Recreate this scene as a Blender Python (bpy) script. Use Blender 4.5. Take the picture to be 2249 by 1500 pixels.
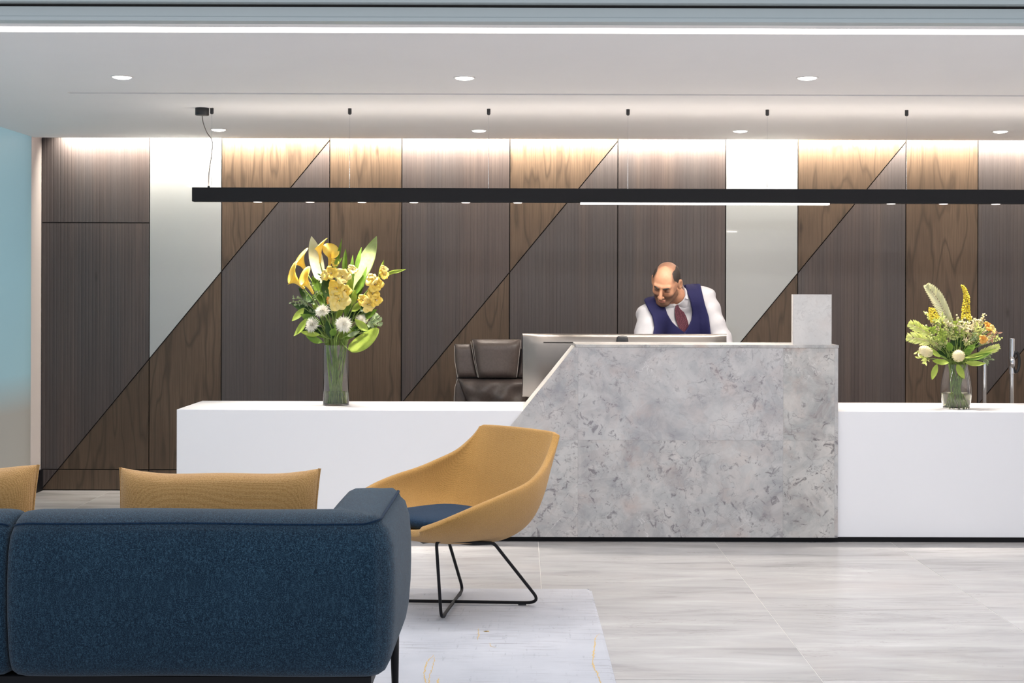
import bpy, bmesh, math, random
import numpy as np
from mathutils import Vector, Matrix

for _o in list(bpy.data.objects):
    bpy.data.objects.remove(_o)
SC = bpy.context.scene
COL = SC.collection
RNG = random.Random(7)

# ------------------------------------------------------------------ camera
# optical axis runs level along +Y at eye height H; lens shift puts the vanishing point off centre
W_PX, H_PX = 2249, 1500
F_PX, VPX, VPY, H = 3100.0, 1144.0, 643.0, 1.41
ROLL = 0.0029
cam_d = bpy.data.cameras.new('camera')
cam = bpy.data.objects.new('camera', cam_d); COL.objects.link(cam)
cam_d.sensor_fit = 'HORIZONTAL'; cam_d.sensor_width = 36.0
cam_d.lens = F_PX / W_PX * 36.0
cam_d.shift_x = -(VPX - W_PX / 2) / W_PX
cam_d.shift_y = -(H_PX / 2 - VPY) / W_PX
cam_d.clip_start = 0.1; cam_d.clip_end = 100
cam.matrix_world = Matrix.Translation((0, 0, H)) @ Matrix.Rotation(math.pi / 2, 4, 'X') @ Matrix.Rotation(ROLL, 4, 'Z')
SC.camera = cam

# ------------------------------------------------------------------ world, big lights, exposure
world = bpy.data.worlds.new('world'); SC.world = world; world.use_nodes = True
wn = world.node_tree; wn.nodes.clear()
w_out = wn.nodes.new('ShaderNodeOutputWorld'); w_bg = wn.nodes.new('ShaderNodeBackground')
w_bg.inputs['Color'].default_value = (0.82, 0.89, 1.0, 1); w_bg.inputs['Strength'].default_value = 0.66
wn.links.new(w_bg.outputs[0], w_out.inputs[0])

def area_light(name, loc, rot, sx, sy, power, color, parent=None, spread=math.pi):
    d = bpy.data.lights.new(name, 'AREA'); d.shape = 'RECTANGLE'; d.size = sx; d.size_y = sy
    d.energy = power; d.color = color; d.spread = spread
    o = bpy.data.objects.new(name, d); COL.objects.link(o); o.location = loc; o.rotation_euler = rot
    return o

def spot_light(name, loc, power, color, angle, blend=0.6, radius=0.04):
    d = bpy.data.lights.new(name, 'SPOT'); d.energy = power; d.color = color
    d.spot_size = math.radians(angle); d.spot_blend = blend; d.shadow_soft_size = radius
    o = bpy.data.objects.new(name, d); COL.objects.link(o); o.location = loc
    return o

CEIL = 2.484            # ceiling underside
WALL_Y = 10.0           # back wall face
WARM = (1.0, 0.85, 0.68); NEUTRAL = (1.0, 0.95, 0.90)
# LED line hidden in the cove above the back wall
area_light('cove_light', (0.75, 9.925, 2.565), (math.radians(28), 0, 0), 8.0, 0.02, 150, (1.0, 0.90, 0.76), spread=math.radians(105))
# added uplight above the pendant, no such lamp known; brightens the ceiling
area_light('added_uplight', (1.35, 8.25, 2.03), (math.pi, 0, 0), 6.6, 0.04, 9, (1.0, 0.9, 0.8))
# sunlight added, none known here: bounces off the lobby floor to brighten the ceiling
added_sun_d = bpy.data.lights.new('sun', 'SUN'); added_sun_d.energy = 8.5; added_sun_d.angle = math.radians(2); added_sun_d.color = (1.0, 0.98, 0.96)
sun = bpy.data.objects.new('sun', added_sun_d); COL.objects.link(sun); sun.rotation_euler = (math.radians(-33), 0, 0)
# long recessed ceiling line in front (its diffuser is built with the ceiling)
area_light('ceiling_line_light', (0.7, 5.78, CEIL - 0.012), (0, 0, 0), 8.1, 0.10, 85, (1.0, 0.97, 0.95))

SC.view_settings.view_transform = 'Standard'
SC.view_settings.look = 'None'
SC.view_settings.gamma = 1.0
SC.view_settings.use_curve_mapping = False
SC.view_settings.exposure = 0.22

# ------------------------------------------------------------------ measuring helpers
_c, _s = math.cos(ROLL), math.sin(ROLL)
def P(px, py, d):
    """world point at depth d (metres along +Y) seen at photograph pixel (px, py)"""
    x, y = px - VPX, py - VPY
    xr = x * _c + y * _s; yr = -x * _s + y * _c
    return np.array([xr * d / F_PX, d, H - yr * d / F_PX])

def proj(p):
    x = p[:, 0] * F_PX / p[:, 1]; y = (H - p[:, 2]) * F_PX / p[:, 1]
    return np.stack([x * _c - y * _s + VPX, x * _s + y * _c + VPY], 1)

# ------------------------------------------------------------------ object helpers
ORIGIN = {}
def tag(o, label=None, cat=None, group=None, kind=None):
    if label: o['label'] = label
    if cat: o['category'] = cat
    if group: o['group'] = group
    if kind: o['kind'] = kind
    return o

def thing(name, loc, label, cat, group=None, kind=None):
    o = bpy.data.objects.new(name, None); COL.objects.link(o)
    o.empty_display_size = 0.05
    o.location = loc; ORIGIN[o.name] = np.array(loc, float)
    return tag(o, label, cat, group, kind)

def new_mesh(name, verts, faces, smooth):
    me = bpy.data.meshes.new(name)
    me.from_pydata([tuple(map(float, v)) for v in verts], [], [tuple(map(int, f)) for f in faces])
    me.validate()
    if smooth:
        me.polygons.foreach_set('use_smooth', [True] * len(me.polygons))
    me.update()
    return me

def obj(name, mb, mat, parent=None, smooth=False, label=None, origin=None):
    """one mesh object from an MB (or (verts, faces)) given in world coordinates"""
    v, f = (mb.v, mb.f) if isinstance(mb, MB) else mb
    v = np.asarray(v, float)
    po = ORIGIN[parent.name] if parent is not None else np.zeros(3)
    if origin is None:
        og = po if parent is not None else np.zeros(3)
    else:
        og = np.array(origin, float)
    me = new_mesh(name, v - og, f, smooth)
    for m in (mat if isinstance(mat, (list, tuple)) else [mat]):
        me.materials.append(m)
    if isinstance(mb, MB) and mb.m and any(mb.m):
        me.polygons.foreach_set('material_index', mb.m)
    o = bpy.data.objects.new(name, me); COL.objects.link(o)
    if parent is not None:
        o.parent = parent
    o.location = og - po
    ORIGIN[o.name] = og
    if label: o['label'] = label
    return o

def weld(o, dist=1e-5):
    bm = bmesh.new(); bm.from_mesh(o.data)
    bmesh.ops.remove_doubles(bm, verts=bm.verts, dist=dist)
    bmesh.ops.dissolve_degenerate(bm, edges=bm.edges, dist=dist)
    bmesh.ops.recalc_face_normals(bm, faces=bm.faces)
    bm.to_mesh(o.data); bm.free(); o.data.update()
    o.data.polygons.foreach_set('use_smooth', [True] * len(o.data.polygons))
    return o

def auto_smooth(o, angle=35):
    me = o.data
    me.polygons.foreach_set('use_smooth', [True] * len(me.polygons))
    try:
        me.set_sharp_from_angle(angle=math.radians(angle))
    except Exception:
        pass
    return o

def bevel(o, w, seg=2):
    m = o.modifiers.new('bevel', 'BEVEL'); m.width = w; m.segments = seg; m.limit_method = 'ANGLE'
    m.angle_limit = math.radians(40); m.harden_normals = False
    return o

def subsurf(o, n=1):
    m = o.modifiers.new('subsurf', 'SUBSURF'); m.levels = n; m.render_levels = n
    return o

class MB:
    """collects vertices and faces for ONE mesh"""
    def __init__(self):
        self.v = []; self.f = []; self.m = []
    def add(self, verts, faces, mi=0):
        b = len(self.v)
        self.v.extend([tuple(map(float, p)) for p in verts])
        for f in faces:
            self.f.append(tuple(b + int(i) for i in f)); self.m.append(mi)
        return self
    def box(self, x0, x1, y0, y1, z0, z1, mi=0):
        v = [(x0, y0, z0), (x1, y0, z0), (x1, y1, z0), (x0, y1, z0), (x0, y0, z1), (x1, y0, z1), (x1, y1, z1), (x0, y1, z1)]
        return self.add(v, [(0, 3, 2, 1), (4, 5, 6, 7), (0, 1, 5, 4), (1, 2, 6, 5), (2, 3, 7, 6), (3, 0, 4, 7)], mi)
    def prism(self, poly, y0, y1, mi=0):
        """polygon [(x, z)] counter-clockwise seen from -Y, extruded along Y"""
        n = len(poly)
        v = [(x, y0, z) for x, z in poly] + [(x, y1, z) for x, z in poly]
        f = [tuple(range(n)), tuple(range(2 * n - 1, n - 1, -1))]
        f += [(i + n, (i + 1) % n + n, (i + 1) % n, i) for i in range(n)]
        return self.add(v, f, mi)
    def tube(self, path, rad, n=8, cap=True, mi=0):
        path = [np.array(p, float) for p in path]
        m = len(path)
        rad = [rad] * m if np.isscalar(rad) else list(rad)
        t = []
        for i in range(m):
            a = path[max(i - 1, 0)]; b = path[min(i + 1, m - 1)]
            d = b - a; t.append(d / (np.linalg.norm(d) + 1e-12))
        ref = np.array([0, 0, 1.0]) if abs(t[0][2]) < 0.9 else np.array([1.0, 0, 0])
        nrm = np.cross(t[0], ref); nrm /= np.linalg.norm(nrm)
        vs = []
        for i in range(m):
            nrm = nrm - t[i] * np.dot(nrm, t[i]); nrm /= (np.linalg.norm(nrm) + 1e-12)
            bn = np.cross(t[i], nrm)
            for k in range(n):
                a = 2 * math.pi * k / n
                vs.append(path[i] + rad[i] * (math.cos(a) * nrm + math.sin(a) * bn))
        fs = []
        for i in range(m - 1):
            for k in range(n):
                fs.append((i * n + k, i * n + (k + 1) % n, (i + 1) * n + (k + 1) % n, (i + 1) * n + k))
        if cap:
            fs.append(tuple(range(n - 1, -1, -1))); fs.append(tuple((m - 1) * n + k for k in range(n)))
        return self.add(vs, fs, mi)
    def lathe(self, prof, c, n=32, mi=0, axis='z'):
        """profile [(r, h)] turned about a vertical axis through c (open ended unless r = 0)"""
        vs, fs = [], []
        for r, h in prof:
            for k in range(n):
                a = 2 * math.pi * k / n
                if axis == 'z': vs.append((c[0] + r * math.cos(a), c[1] + r * math.sin(a), c[2] + h))
                else: vs.append((c[0] + r * math.cos(a), c[1] + h, c[2] + r * math.sin(a)))
        for i in range(len(prof) - 1):
            for k in range(n):
                q = (i * n + k, i * n + (k + 1) % n, (i + 1) * n + (k + 1) % n, (i + 1) * n + k)
                fs.append(q if axis == 'z' else q[::-1])
        return self.add(vs, fs, mi)
    def ell(self, c, r, nu=12, nv=8, R=None, mi=0):
        vs, fs = [], []
        for j in range(nv + 1):
            ph = math.pi * j / nv
            for i in range(nu):
                th = 2 * math.pi * i / nu
                p = np.array([r[0] * math.sin(ph) * math.cos(th), r[1] * math.sin(ph) * math.sin(th), -r[2] * math.cos(ph)])
                if R is not None: p = R @ p
                vs.append(p + np.array(c))
        for j in range(nv):
            for i in range(nu):
                fs.append((j * nu + i, j * nu + (i + 1) % nu, (j + 1) * nu + (i + 1) % nu, (j + 1) * nu + i))
        return self.add(vs, fs, mi)
    def grid(self, g, closed_u=False, mi=0, flip=False):
        """g[i][j] array of points"""
        g = np.asarray(g, float); m, n = g.shape[:2]
        fs = []
        for i in range(m - 1):
            for j in range(n if closed_u else n - 1):
                q = (i * n + j, i * n + (j + 1) % n, (i + 1) * n + (j + 1) % n, (i + 1) * n + j)
                fs.append(q[::-1] if flip else q)
        return self.add(g.reshape(-1, 3), fs, mi)

def catmull(keys, n):
    """smooth curve through keys (k x dims), n samples"""
    K = np.asarray(keys, float); k = len(K)
    out = []
    for s in np.linspace(0, k - 1, n):
        i = min(int(s), k - 2); t = s - i
        p0 = K[max(i - 1, 0)]; p1 = K[i]; p2 = K[i + 1]; p3 = K[min(i + 2, k - 1)]
        out.append(0.5 * ((2 * p1) + (-p0 + p2) * t + (2 * p0 - 5 * p1 + 4 * p2 - p3) * t * t + (-p0 + 3 * p1 - 3 * p2 + p3) * t ** 3))
    return np.array(out)

def fillet(pts, r, n=6):
    """polyline with corners rounded to radius about r"""
    pts = [np.array(p, float) for p in pts]; out = [pts[0]]
    for i in range(1, len(pts) - 1):
        a, b, c = pts[i - 1], pts[i], pts[i + 1]
        u = (a - b) / np.linalg.norm(a - b); w = (c - b) / np.linalg.norm(c - b)
        rr = min(r, 0.45 * np.linalg.norm(a - b), 0.45 * np.linalg.norm(c - b))
        for t in np.linspace(0, 1, n):
            out.append((1 - t) ** 2 * (b + u * rr) + 2 * t * (1 - t) * b + t * t * (b + w * rr))
    out.append(pts[-1])
    return out

# ------------------------------------------------------------------ materials
def srgb(r, g, b):
    def f(c):
        c /= 255.0
        return c / 12.92 if c <= 0.04045 else ((c + 0.055) / 1.055) ** 2.4
    return (f(r), f(g), f(b), 1.0)

class Mat:
    def __init__(self, name):
        self.m = bpy.data.materials.new(name); self.m.use_nodes = True
        self.t = self.m.node_tree; self.n = self.t.nodes
        self.b = self.n['Principled BSDF']
    def node(self, kind, **kw):
        nd = self.n.new(kind)
        for k, v in kw.items():
            if k in nd.inputs: nd.inputs[k].default_value = v
            else: setattr(nd, k, v)
        return nd
    def link(self, a, b): self.t.links.new(a, b)
    def set(self, **kw):
        for k, v in kw.items():
            self.b.inputs[k.replace('_', ' ')].default_value = v
        return self
    def coords(self, scale=(1, 1, 1), which='Object', jitter=0.0, rot=(0, 0, 0)):
        tc = self.node('ShaderNodeTexCoord'); mp = self.node('ShaderNodeMapping')
        mp.inputs['Scale'].default_value = scale; mp.inputs['Rotation'].default_value = rot
        self.link(tc.outputs[which], mp.inputs['Vector'])
        if jitter:
            oi = self.node('ShaderNodeObjectInfo'); mu = self.node('ShaderNodeVectorMath', operation='SCALE')
            cb = self.node('ShaderNodeCombineXYZ')
            for i in range(3): self.link(oi.outputs['Random'], cb.inputs[i])
            self.link(cb.outputs[0], mu.inputs[0]); mu.inputs['Scale'].default_value = jitter
            ad = self.node('ShaderNodeVectorMath', operation='ADD')
            self.link(tc.outputs[which], ad.inputs[0]); self.link(mu.outputs[0], ad.inputs[1])
            self.link(ad.outputs[0], mp.inputs['Vector'])
        return mp.outputs[0]
    def noise(self, vec, scale, detail=4, rough=0.55, dist=0.0):
        nd = self.node('ShaderNodeTexNoise'); nd.inputs['Scale'].default_value = scale
        nd.inputs['Detail'].default_value = detail; nd.inputs['Roughness'].default_value = rough
        nd.inputs['Distortion'].default_value = dist
        self.link(vec, nd.inputs['Vector'])
        return nd.outputs[0]
    def ramp(self, fac, stops, interp='LINEAR'):
        nd = self.node('ShaderNodeValToRGB'); cr = nd.color_ramp; cr.interpolation = interp
        while len(cr.elements) < len(stops): cr.elements.new(0.5)
        for e, (p, c) in zip(cr.elements, stops):
            e.position = p; e.color = c if len(c) == 4 else (*c, 1)
        self.link(fac, nd.inputs['Fac'])
        return nd.outputs['Color']
    def mix(self, fac, a, b, blend='MIX'):
        nd = self.node('ShaderNodeMix', data_type='RGBA', blend_type=blend)
        for sock, val in ((nd.inputs[0], fac), (nd.inputs[6], a), (nd.inputs[7], b)):
            if hasattr(val, 'is_output'): self.link(val, sock)
            else: sock.default_value = val
        return nd.outputs[2]
    def math(self, op, a, b=None, c=None):
        nd = self.node('ShaderNodeMath', operation=op)
        for i, val in enumerate((a, b, c)):
            if val is None: continue
            if hasattr(val, 'is_output'): self.link(val, nd.inputs[i])
            else: nd.inputs[i].default_value = val
        return nd.outputs[0]
    def color(self, sock): self.link(sock, self.b.inputs['Base Color']); return self
    def bump(self, height, strength=0.3, dist=0.01):
        nd = self.node('ShaderNodeBump'); nd.inputs['Strength'].default_value = strength
        nd.inputs['Distance'].default_value = dist
        self.link(height, nd.inputs['Height']); self.link(nd.outputs[0], self.b.inputs['Normal'])
        return self

def plain(name, col, rough=0.5, metal=0.0, spec=0.5, **kw):
    M = Mat(name); M.set(Base_Color=col, Roughness=rough, Metallic=metal, Specular_IOR_Level=spec, **kw)
    return M.m

def mottled(name, c1, c2, scale, rough=0.5, bumps=0.0, spec=0.5, stretch=(1, 1, 1), **kw):
    M = Mat(name); M.set(Roughness=rough, Specular_IOR_Level=spec, **kw)
    n = M.noise(M.coords(stretch), scale, 5)
    M.color(M.ramp(n, [(0.3, c1), (0.7, c2)]))
    if bumps: M.bump(n, bumps, 0.004)
    return M.m

def emitter(name, col, strength):
    M = Mat(name); M.set(Base_Color=(0.8, 0.8, 0.8, 1), Emission_Color=col, Emission_Strength=strength)
    return M.m

def make_oak():
    M = Mat('smoked_oak_veneer'); M.set(Roughness=0.45, Specular_IOR_Level=0.35)
    v = M.coords((1, 1, 0.16), jitter=37.0)
    n1 = M.noise(v, 3.2, 3, 0.5)
    ring = M.math('FRACT', M.math('MULTIPLY', n1, 11.0))
    tri = M.math('ABSOLUTE', M.math('SUBTRACT', ring, 0.5))
    fine = M.noise(M.coords((190, 190, 3.5), jitter=11.0), 1.0, 5, 0.65)
    base = M.noise(M.coords((2.5, 2.5, 0.8), jitter=19.0), 1.3, 3)
    c = M.ramp(base, [(0.25, srgb(80, 66, 54)), (0.75, srgb(103, 86, 71))])
    c = M.mix(M.ramp(tri, [(0.0, (0.75,) * 3), (0.16, (0, 0, 0)), (1, (0, 0, 0))]), c, srgb(62, 51, 42))
    c = M.mix(M.ramp(fine, [(0.42, (0, 0, 0)), (0.7, (0.75,) * 3)]), c, srgb(66, 54, 45))
    knot = M.node('ShaderNodeTexVoronoi'); M.link(M.coords((2.2, 2.2, 0.9), jitter=23.0), knot.inputs['Vector']); knot.inputs['Scale'].default_value = 1.6
    c = M.mix(M.ramp(knot.outputs['Distance'], [(0.0, (0.85,) * 3), (0.07, (0, 0, 0))]), c, srgb(44, 33, 27))
    M.color(c); M.bump(fine, 0.08, 0.002)
    return M.m

def make_ribbed():
    M = Mat('fluted_dark_veneer'); M.set(Roughness=0.42, Specular_IOR_Level=0.4)
    s = M.noise(M.coords((14, 14, 0.35), jitter=13.0), 1.0, 4, 0.6)
    f = M.noise(M.coords((140, 140, 2.0), jitter=5.0), 1.0, 4, 0.6)
    c = M.ramp(s, [(0.3, srgb(74, 66, 65)), (0.55, srgb(83, 74, 72)), (0.75, srgb(94, 83, 78))])
    wd = M.noise(M.coords((5, 5, 0.1), jitter=7.0), 1.0, 2)
    c = M.mix(M.ramp(wd, [(0.38, (0.0,) * 3), (0.62, (0.55,) * 3)]), c, srgb(74, 72, 74))
    c = M.mix(M.ramp(f, [(0.42, (0, 0, 0)), (0.75, (0.4,) * 3)]), c, srgb(54, 48, 48))
    k = M.node('ShaderNodeTexVoronoi'); M.link(M.coords((4.0, 4.0, 1.1), jitter=29.0), k.inputs['Vector']); k.inputs['Scale'].default_value = 1.0
    c = M.mix(M.ramp(k.outputs['Distance'], [(0.0, (0.8,) * 3), (0.055, (0, 0, 0))]), c, srgb(42, 34, 32))
    M.color(c); M.bump(f, 0.06, 0.002)
    return M.m

def make_marble(light=0.0, name='breccia_marble'):
    M = Mat(name); M.set(Roughness=0.32, Specular_IOR_Level=0.45)
    co = M.coords((1, 1, 1), jitter=17.0)
    Z, O = (0,) * 3, (1,) * 3
    n1 = M.noise(co, 4.5, 9, 0.66, 0.8)
    c = M.ramp(n1, [(0.34, srgb(132, 133, 136)), (0.5, srgb(174, 174, 174)), (0.64, srgb(200, 198, 196))])
    nw = M.node('ShaderNodeTexNoise'); M.link(co, nw.inputs['Vector']); nw.inputs['Scale'].default_value = 6.0; nw.inputs['Detail'].default_value = 6
    def clasts(scale, amt, wgt, feature='F1'):
        ad = M.node('ShaderNodeVectorMath', operation='MULTIPLY_ADD')
        M.link(nw.outputs['Color'], ad.inputs[0]); ad.inputs[1].default_value = (amt,) * 3; M.link(co, ad.inputs[2])
        vo = M.node('ShaderNodeTexVoronoi', feature=feature); vo.inputs['Scale'].default_value = scale; M.link(ad.outputs[0], vo.inputs['Vector'])
        return vo
    for sc_, amt, w in ((8.0, 0.30, 0.24), (21.0, 0.14, 0.20)):
        vo = clasts(sc_, amt, w); sep = M.node('ShaderNodeSeparateColor'); M.link(vo.outputs['Color'], sep.inputs[0])
        tint = M.ramp(sep.outputs[0], [(0.0, srgb(146, 149, 152)), (0.3, srgb(176, 177, 176)), (0.6, srgb(192, 189, 186)), (0.85, srgb(178, 166, 160)), (1.0, srgb(150, 144, 144))])
        c = M.mix(w, c, tint)
    ve = clasts(8.0, 0.30, 0, 'DISTANCE_TO_EDGE'); n2 = M.noise(co, 7.0, 5, 0.6)
    c = M.mix(M.math('MULTIPLY', M.ramp(ve.outputs['Distance'], [(0.0, O), (0.022, Z)]), M.ramp(n2, [(0.48, Z), (0.62, (0.7,) * 3)])), c, srgb(118, 114, 116))
    # dark flecks gathered in drifts, a few large dark clasts
    for sc_, ms, col, w in ((19.0, 3.6, srgb(92, 88, 91), 0.8), (34.0, 2.2, srgb(108, 102, 102), 0.6)):
        fl = M.noise(co, sc_, 6, 0.72, 0.9); ma = M.noise(co, ms, 3)
        c = M.mix(M.math('MULTIPLY', M.ramp(fl, [(0.56, Z), (0.63, O)]), M.ramp(ma, [(0.42, Z), (0.56, (w,) * 3)])), c, col)
    big = M.noise(M.coords((2.4, 2.4, 1.5), jitter=41.0), 2.8, 6, 0.55, 1.6)
    c = M.mix(M.ramp(big, [(0.67, Z), (0.72, (0.6,) * 3)]), c, srgb(106, 102, 106))
    wv = M.noise(co, 4.0, 5, 0.6, 1.2); wm = M.noise(co, 1.7, 3)
    wl = M.ramp(M.math('ABSOLUTE', M.math('SUBTRACT', wv, 0.5)), [(0.0, (0.8,) * 3), (0.012, Z)])
    c = M.mix(M.math('MULTIPLY', wl, M.ramp(wm, [(0.58, Z), (0.68, O)])), c, srgb(224, 222, 220))
    pk = M.noise(co, 5.5, 5)
    c = M.mix(M.ramp(pk, [(0.58, Z), (0.74, (0.35,) * 3)]), c, srgb(186, 154, 138))
    oi = M.node('ShaderNodeObjectInfo')
    c = M.mix(M.ramp(oi.outputs['Random'], [(0.3, Z), (1.0, (0.22,) * 3)]), c, srgb(188, 188, 202))
    if light: c = M.mix(light, c, srgb(222, 220, 218))
    M.color(c)
    return M.m

def make_floor_stone():
    M = Mat('floor_stone'); M.set(Roughness=0.24, Specular_IOR_Level=0.5)
    st = M.noise(M.coords((0.9, 4.5, 1), jitter=21.0), 1.5, 7, 0.62, 0.5)
    c = M.ramp(st, [(0.28, srgb(152, 151, 152)), (0.45, srgb(178, 177, 178)), (0.6, srgb(188, 187, 188)), (0.75, srgb(204, 203, 204))])
    br = M.noise(M.coords((0.7, 2.0, 1), jitter=9.0), 1.2, 4)
    c = M.mix(M.ramp(br, [(0.5, (0,) * 3), (0.75, (0.3,) * 3)]), c, srgb(180, 170, 165))
    ln = M.noise(M.coords((1.2, 7, 1), jitter=31.0), 1.4, 5, 0.6, 1.0)
    lm = M.ramp(M.math('ABSOLUTE', M.math('SUBTRACT', ln, 0.52)), [(0.0, (0.5,) * 3), (0.01, (0,) * 3)])
    ms = M.noise(M.coords((1, 1.6, 1), jitter=3.0), 1.7, 2)
    c = M.mix(M.math('MULTIPLY', lm, M.ramp(ms, [(0.5, (0,) * 3), (0.62, (1,) * 3)])), c, srgb(140, 134, 132))
    M.color(c)
    return M.m

def make_fabric(name, c1, c2, c3, weave, rough=0.95, amount=0.5, fuzz=0.3):
    M = Mat(name); M.set(Roughness=rough, Specular_IOR_Level=0.15)
    M.b.inputs['Sheen Weight'].default_value = fuzz; M.b.inputs['Sheen Roughness'].default_value = 0.5
    co = M.coords()
    n = M.noise(co, weave, 3, 0.7); big = M.noise(co, 3.0, 3); mid = M.noise(M.coords((1, 1, 0.35)), weave * 0.5, 2)
    c = M.ramp(n, [(0.36, c1), (0.5, c2), (0.68, c3)])
    c = M.mix(M.ramp(big, [(0.3, (0,) * 3), (0.7, (0.35,) * 3)]), c, c1)
    c = M.mix(M.ramp(mid, [(0.5, (0,) * 3), (0.75, (amount,) * 3)]), c, c3)
    M.color(c); M.bump(n, 0.5, 0.004)
    return M.m

def make_knit(name, c1, c2, pitch):
    """basket weave with visible loops"""
    M = Mat(name); M.set(Roughness=0.95, Specular_IOR_Level=0.12)
    M.b.inputs['Sheen Weight'].default_value = 0.25
    ck = M.node('ShaderNodeTexVoronoi', feature='F1'); ck.inputs['Scale'].default_value = 1.0; ck.inputs['Randomness'].default_value = 0.35
    M.link(M.coords((pitch, pitch, pitch * 1.3)), ck.inputs['Vector'])
    big = M.noise(M.coords(), 4.0, 3)
    c = M.ramp(ck.outputs['Distance'], [(0.25, c2), (0.8, c1)])
    c = M.mix(M.ramp(big, [(0.35, (0,) * 3), (0.7, (0.3,) * 3)]), c, c1)
    M.color(c)
    inv = M.math('SUBTRACT', 1.0, ck.outputs['Distance'])
    M.bump(inv, 0.7, 0.003)
    return M.m

def make_rug():
    M = Mat('worn_rug'); M.set(Roughness=0.95, Specular_IOR_Level=0.1)
    a = M.noise(M.coords((1.2, 1.2, 1)), 1.6, 4)
    c = M.ramp(a, [(0.3, srgb(174, 177, 186)), (0.7, srgb(194, 196, 204))])
    mask = M.noise(M.coords(), 2.2, 3)
    mk = M.ramp(mask, [(0.40, (0,) * 3), (0.56, (1,) * 3)])
    h = M.noise(M.coords((4, 60, 1)), 1.0, 5, 0.65); v = M.noise(M.coords((60, 6, 1)), 1.0, 5, 0.65)
    sp = M.noise(M.coords(), 42, 3, 0.7)
    hm = M.math('MULTIPLY', M.ramp(h, [(0.52, (0,) * 3), (0.64, (0.75,) * 3)]), mk)
    vm = M.math('MULTIPLY', M.math('MULTIPLY', M.ramp(v, [(0.56, (0,) * 3), (0.7, (0.8,) * 3)]), mk), M.ramp(sp, [(0.45, (0,) * 3), (0.6, (1,) * 3)]))
    c = M.mix(hm, c, srgb(158, 158, 166)); c = M.mix(vm, c, srgb(134, 134, 144))
    M.color(c); M.bump(M.noise(M.coords(), 300, 2), 0.3, 0.002)
    return M.m

def make_teal_glass():
    M = Mat('teal_glass'); M.set(Roughness=0.35, Specular_IOR_Level=0.3)
    tc = M.node('ShaderNodeTexCoord'); sx = M.node('ShaderNodeSeparateXYZ'); M.link(tc.outputs['Object'], sx.inputs[0])
    f = M.ramp(M.math('DIVIDE', sx.outputs['Z'], 2.5), [(0.235, srgb(186, 178, 164)), (0.34, srgb(176, 208, 210)), (0.6, srgb(176, 212, 216)), (1.0, srgb(174, 206, 210))])
    M.color(f)
    tl = M.node('ShaderNodeBsdfTranslucent'); M.link(f, tl.inputs['Color']); mx = M.node('ShaderNodeMixShader'); mx.inputs[0].default_value = 0.72
    M.link(M.b.outputs[0], mx.inputs[1]); M.link(tl.outputs[0], mx.inputs[2]); M.link(mx.outputs[0], M.n['Material Output'].inputs['Surface'])
    return M.m

def make_clear():
    M = Mat('clear_pane'); M.set(Roughness=0.05)
    tr = M.node('ShaderNodeBsdfTransparent'); mx = M.node('ShaderNodeMixShader'); mx.inputs[0].default_value = 0.92
    M.link(M.b.outputs[0], mx.inputs[1]); M.link(tr.outputs[0], mx.inputs[2]); M.link(mx.outputs[0], M.n['Material Output'].inputs['Surface'])
    return M.m

def glass(name, col=(1, 1, 1, 1), ior=1.45, rough=0.0):
    M = Mat(name); M.set(Base_Color=col, Roughness=rough, IOR=ior, Transmission_Weight=1.0)
    return M.m

OAK = make_oak(); RIB = make_ribbed(); MARBLE = make_marble(); MARBLE_L = make_marble(0.55, 'pale_marble'); FLOORM = make_floor_stone()
BLACK = plain('black_metal', (0.006, 0.006, 0.008, 1), 0.5, spec=0.25)
BLACKSH = plain('black_shadow_gap', (0.008, 0.007, 0.007, 1), 0.7)
WHITE_SS = plain('white_solid_surface', srgb(228, 229, 234), 0.35)
WHITE_P = plain('white_paint', srgb(226, 222, 219), 0.8, spec=0.2)
CEILM = mottled('ceiling_paint', srgb(239, 237, 237), srgb(241, 239, 239), 2.0, 0.85, spec=0.15)
GLASSW = plain('white_backed_glass', srgb(168, 171, 172), 0.03, spec=0.45)
TEAL = make_teal_glass(); CLEAR = make_clear()
HEADER = mottled('grey_green_metal', srgb(176, 186, 188), srgb(182, 190, 190), 0.6, 0.4)
CHROME = plain('chrome', (0.75, 0.76, 0.78, 1), 0.12, 1.0)
BLUE = make_fabric('blue_wool', srgb(8, 26, 42), srgb(20, 46, 66), srgb(72, 106, 126), 330.0, amount=0.3, fuzz=0.2)
BLUED = make_fabric('navy_wool', srgb(8, 28, 48), srgb(14, 42, 68), srgb(40, 74, 104), 400.0, amount=0.15, fuzz=0.1)
MUSTARD = make_knit('mustard_weave', srgb(182, 134, 76), srgb(226, 178, 116), 230.0)
MUSTARD2 = make_knit('mustard_shell_weave', srgb(158, 118, 64), srgb(200, 156, 92), 280.0)
RUGM = make_rug()
GOLD = plain('gold_thread', srgb(202, 174, 122), 0.9)
LEATHER = mottled('dark_brown_leather', srgb(76, 67, 64), srgb(88, 78, 74), 60, 0.38, 0.15)
STITCH = plain('pale_stitching', srgb(190, 182, 174), 0.8)
SILVER = plain('brushed_silver', srgb(128, 123, 119), 0.36, 0.9)
SCREEN = plain('screen_glass', (0.01, 0.01, 0.012, 1), 0.1)
PLASTIC = plain('black_plastic', (0.02, 0.021, 0.024, 1), 0.45)
VGLASS = glass('clear_glass'); WATER = glass('water', (0.95, 0.96, 0.70, 1), 1.33)
EM_LINE = emitter('line_diffuser', (1, 0.98, 0.97, 1), 3.2)
EM_DOWN = emitter('downlight_lens', (1, 0.97, 0.93, 1), 6.0)
EM_SPOT = emitter('spot_lens', (1, 0.9, 0.82, 1), 0.75)
EM_STRIP = emitter('strip_diffuser', (1, 0.94, 0.86, 1), 5.0)
# ================================================================== ROOM SHELL
XL, XR = -3.40, 4.78      # left and right walls

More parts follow.
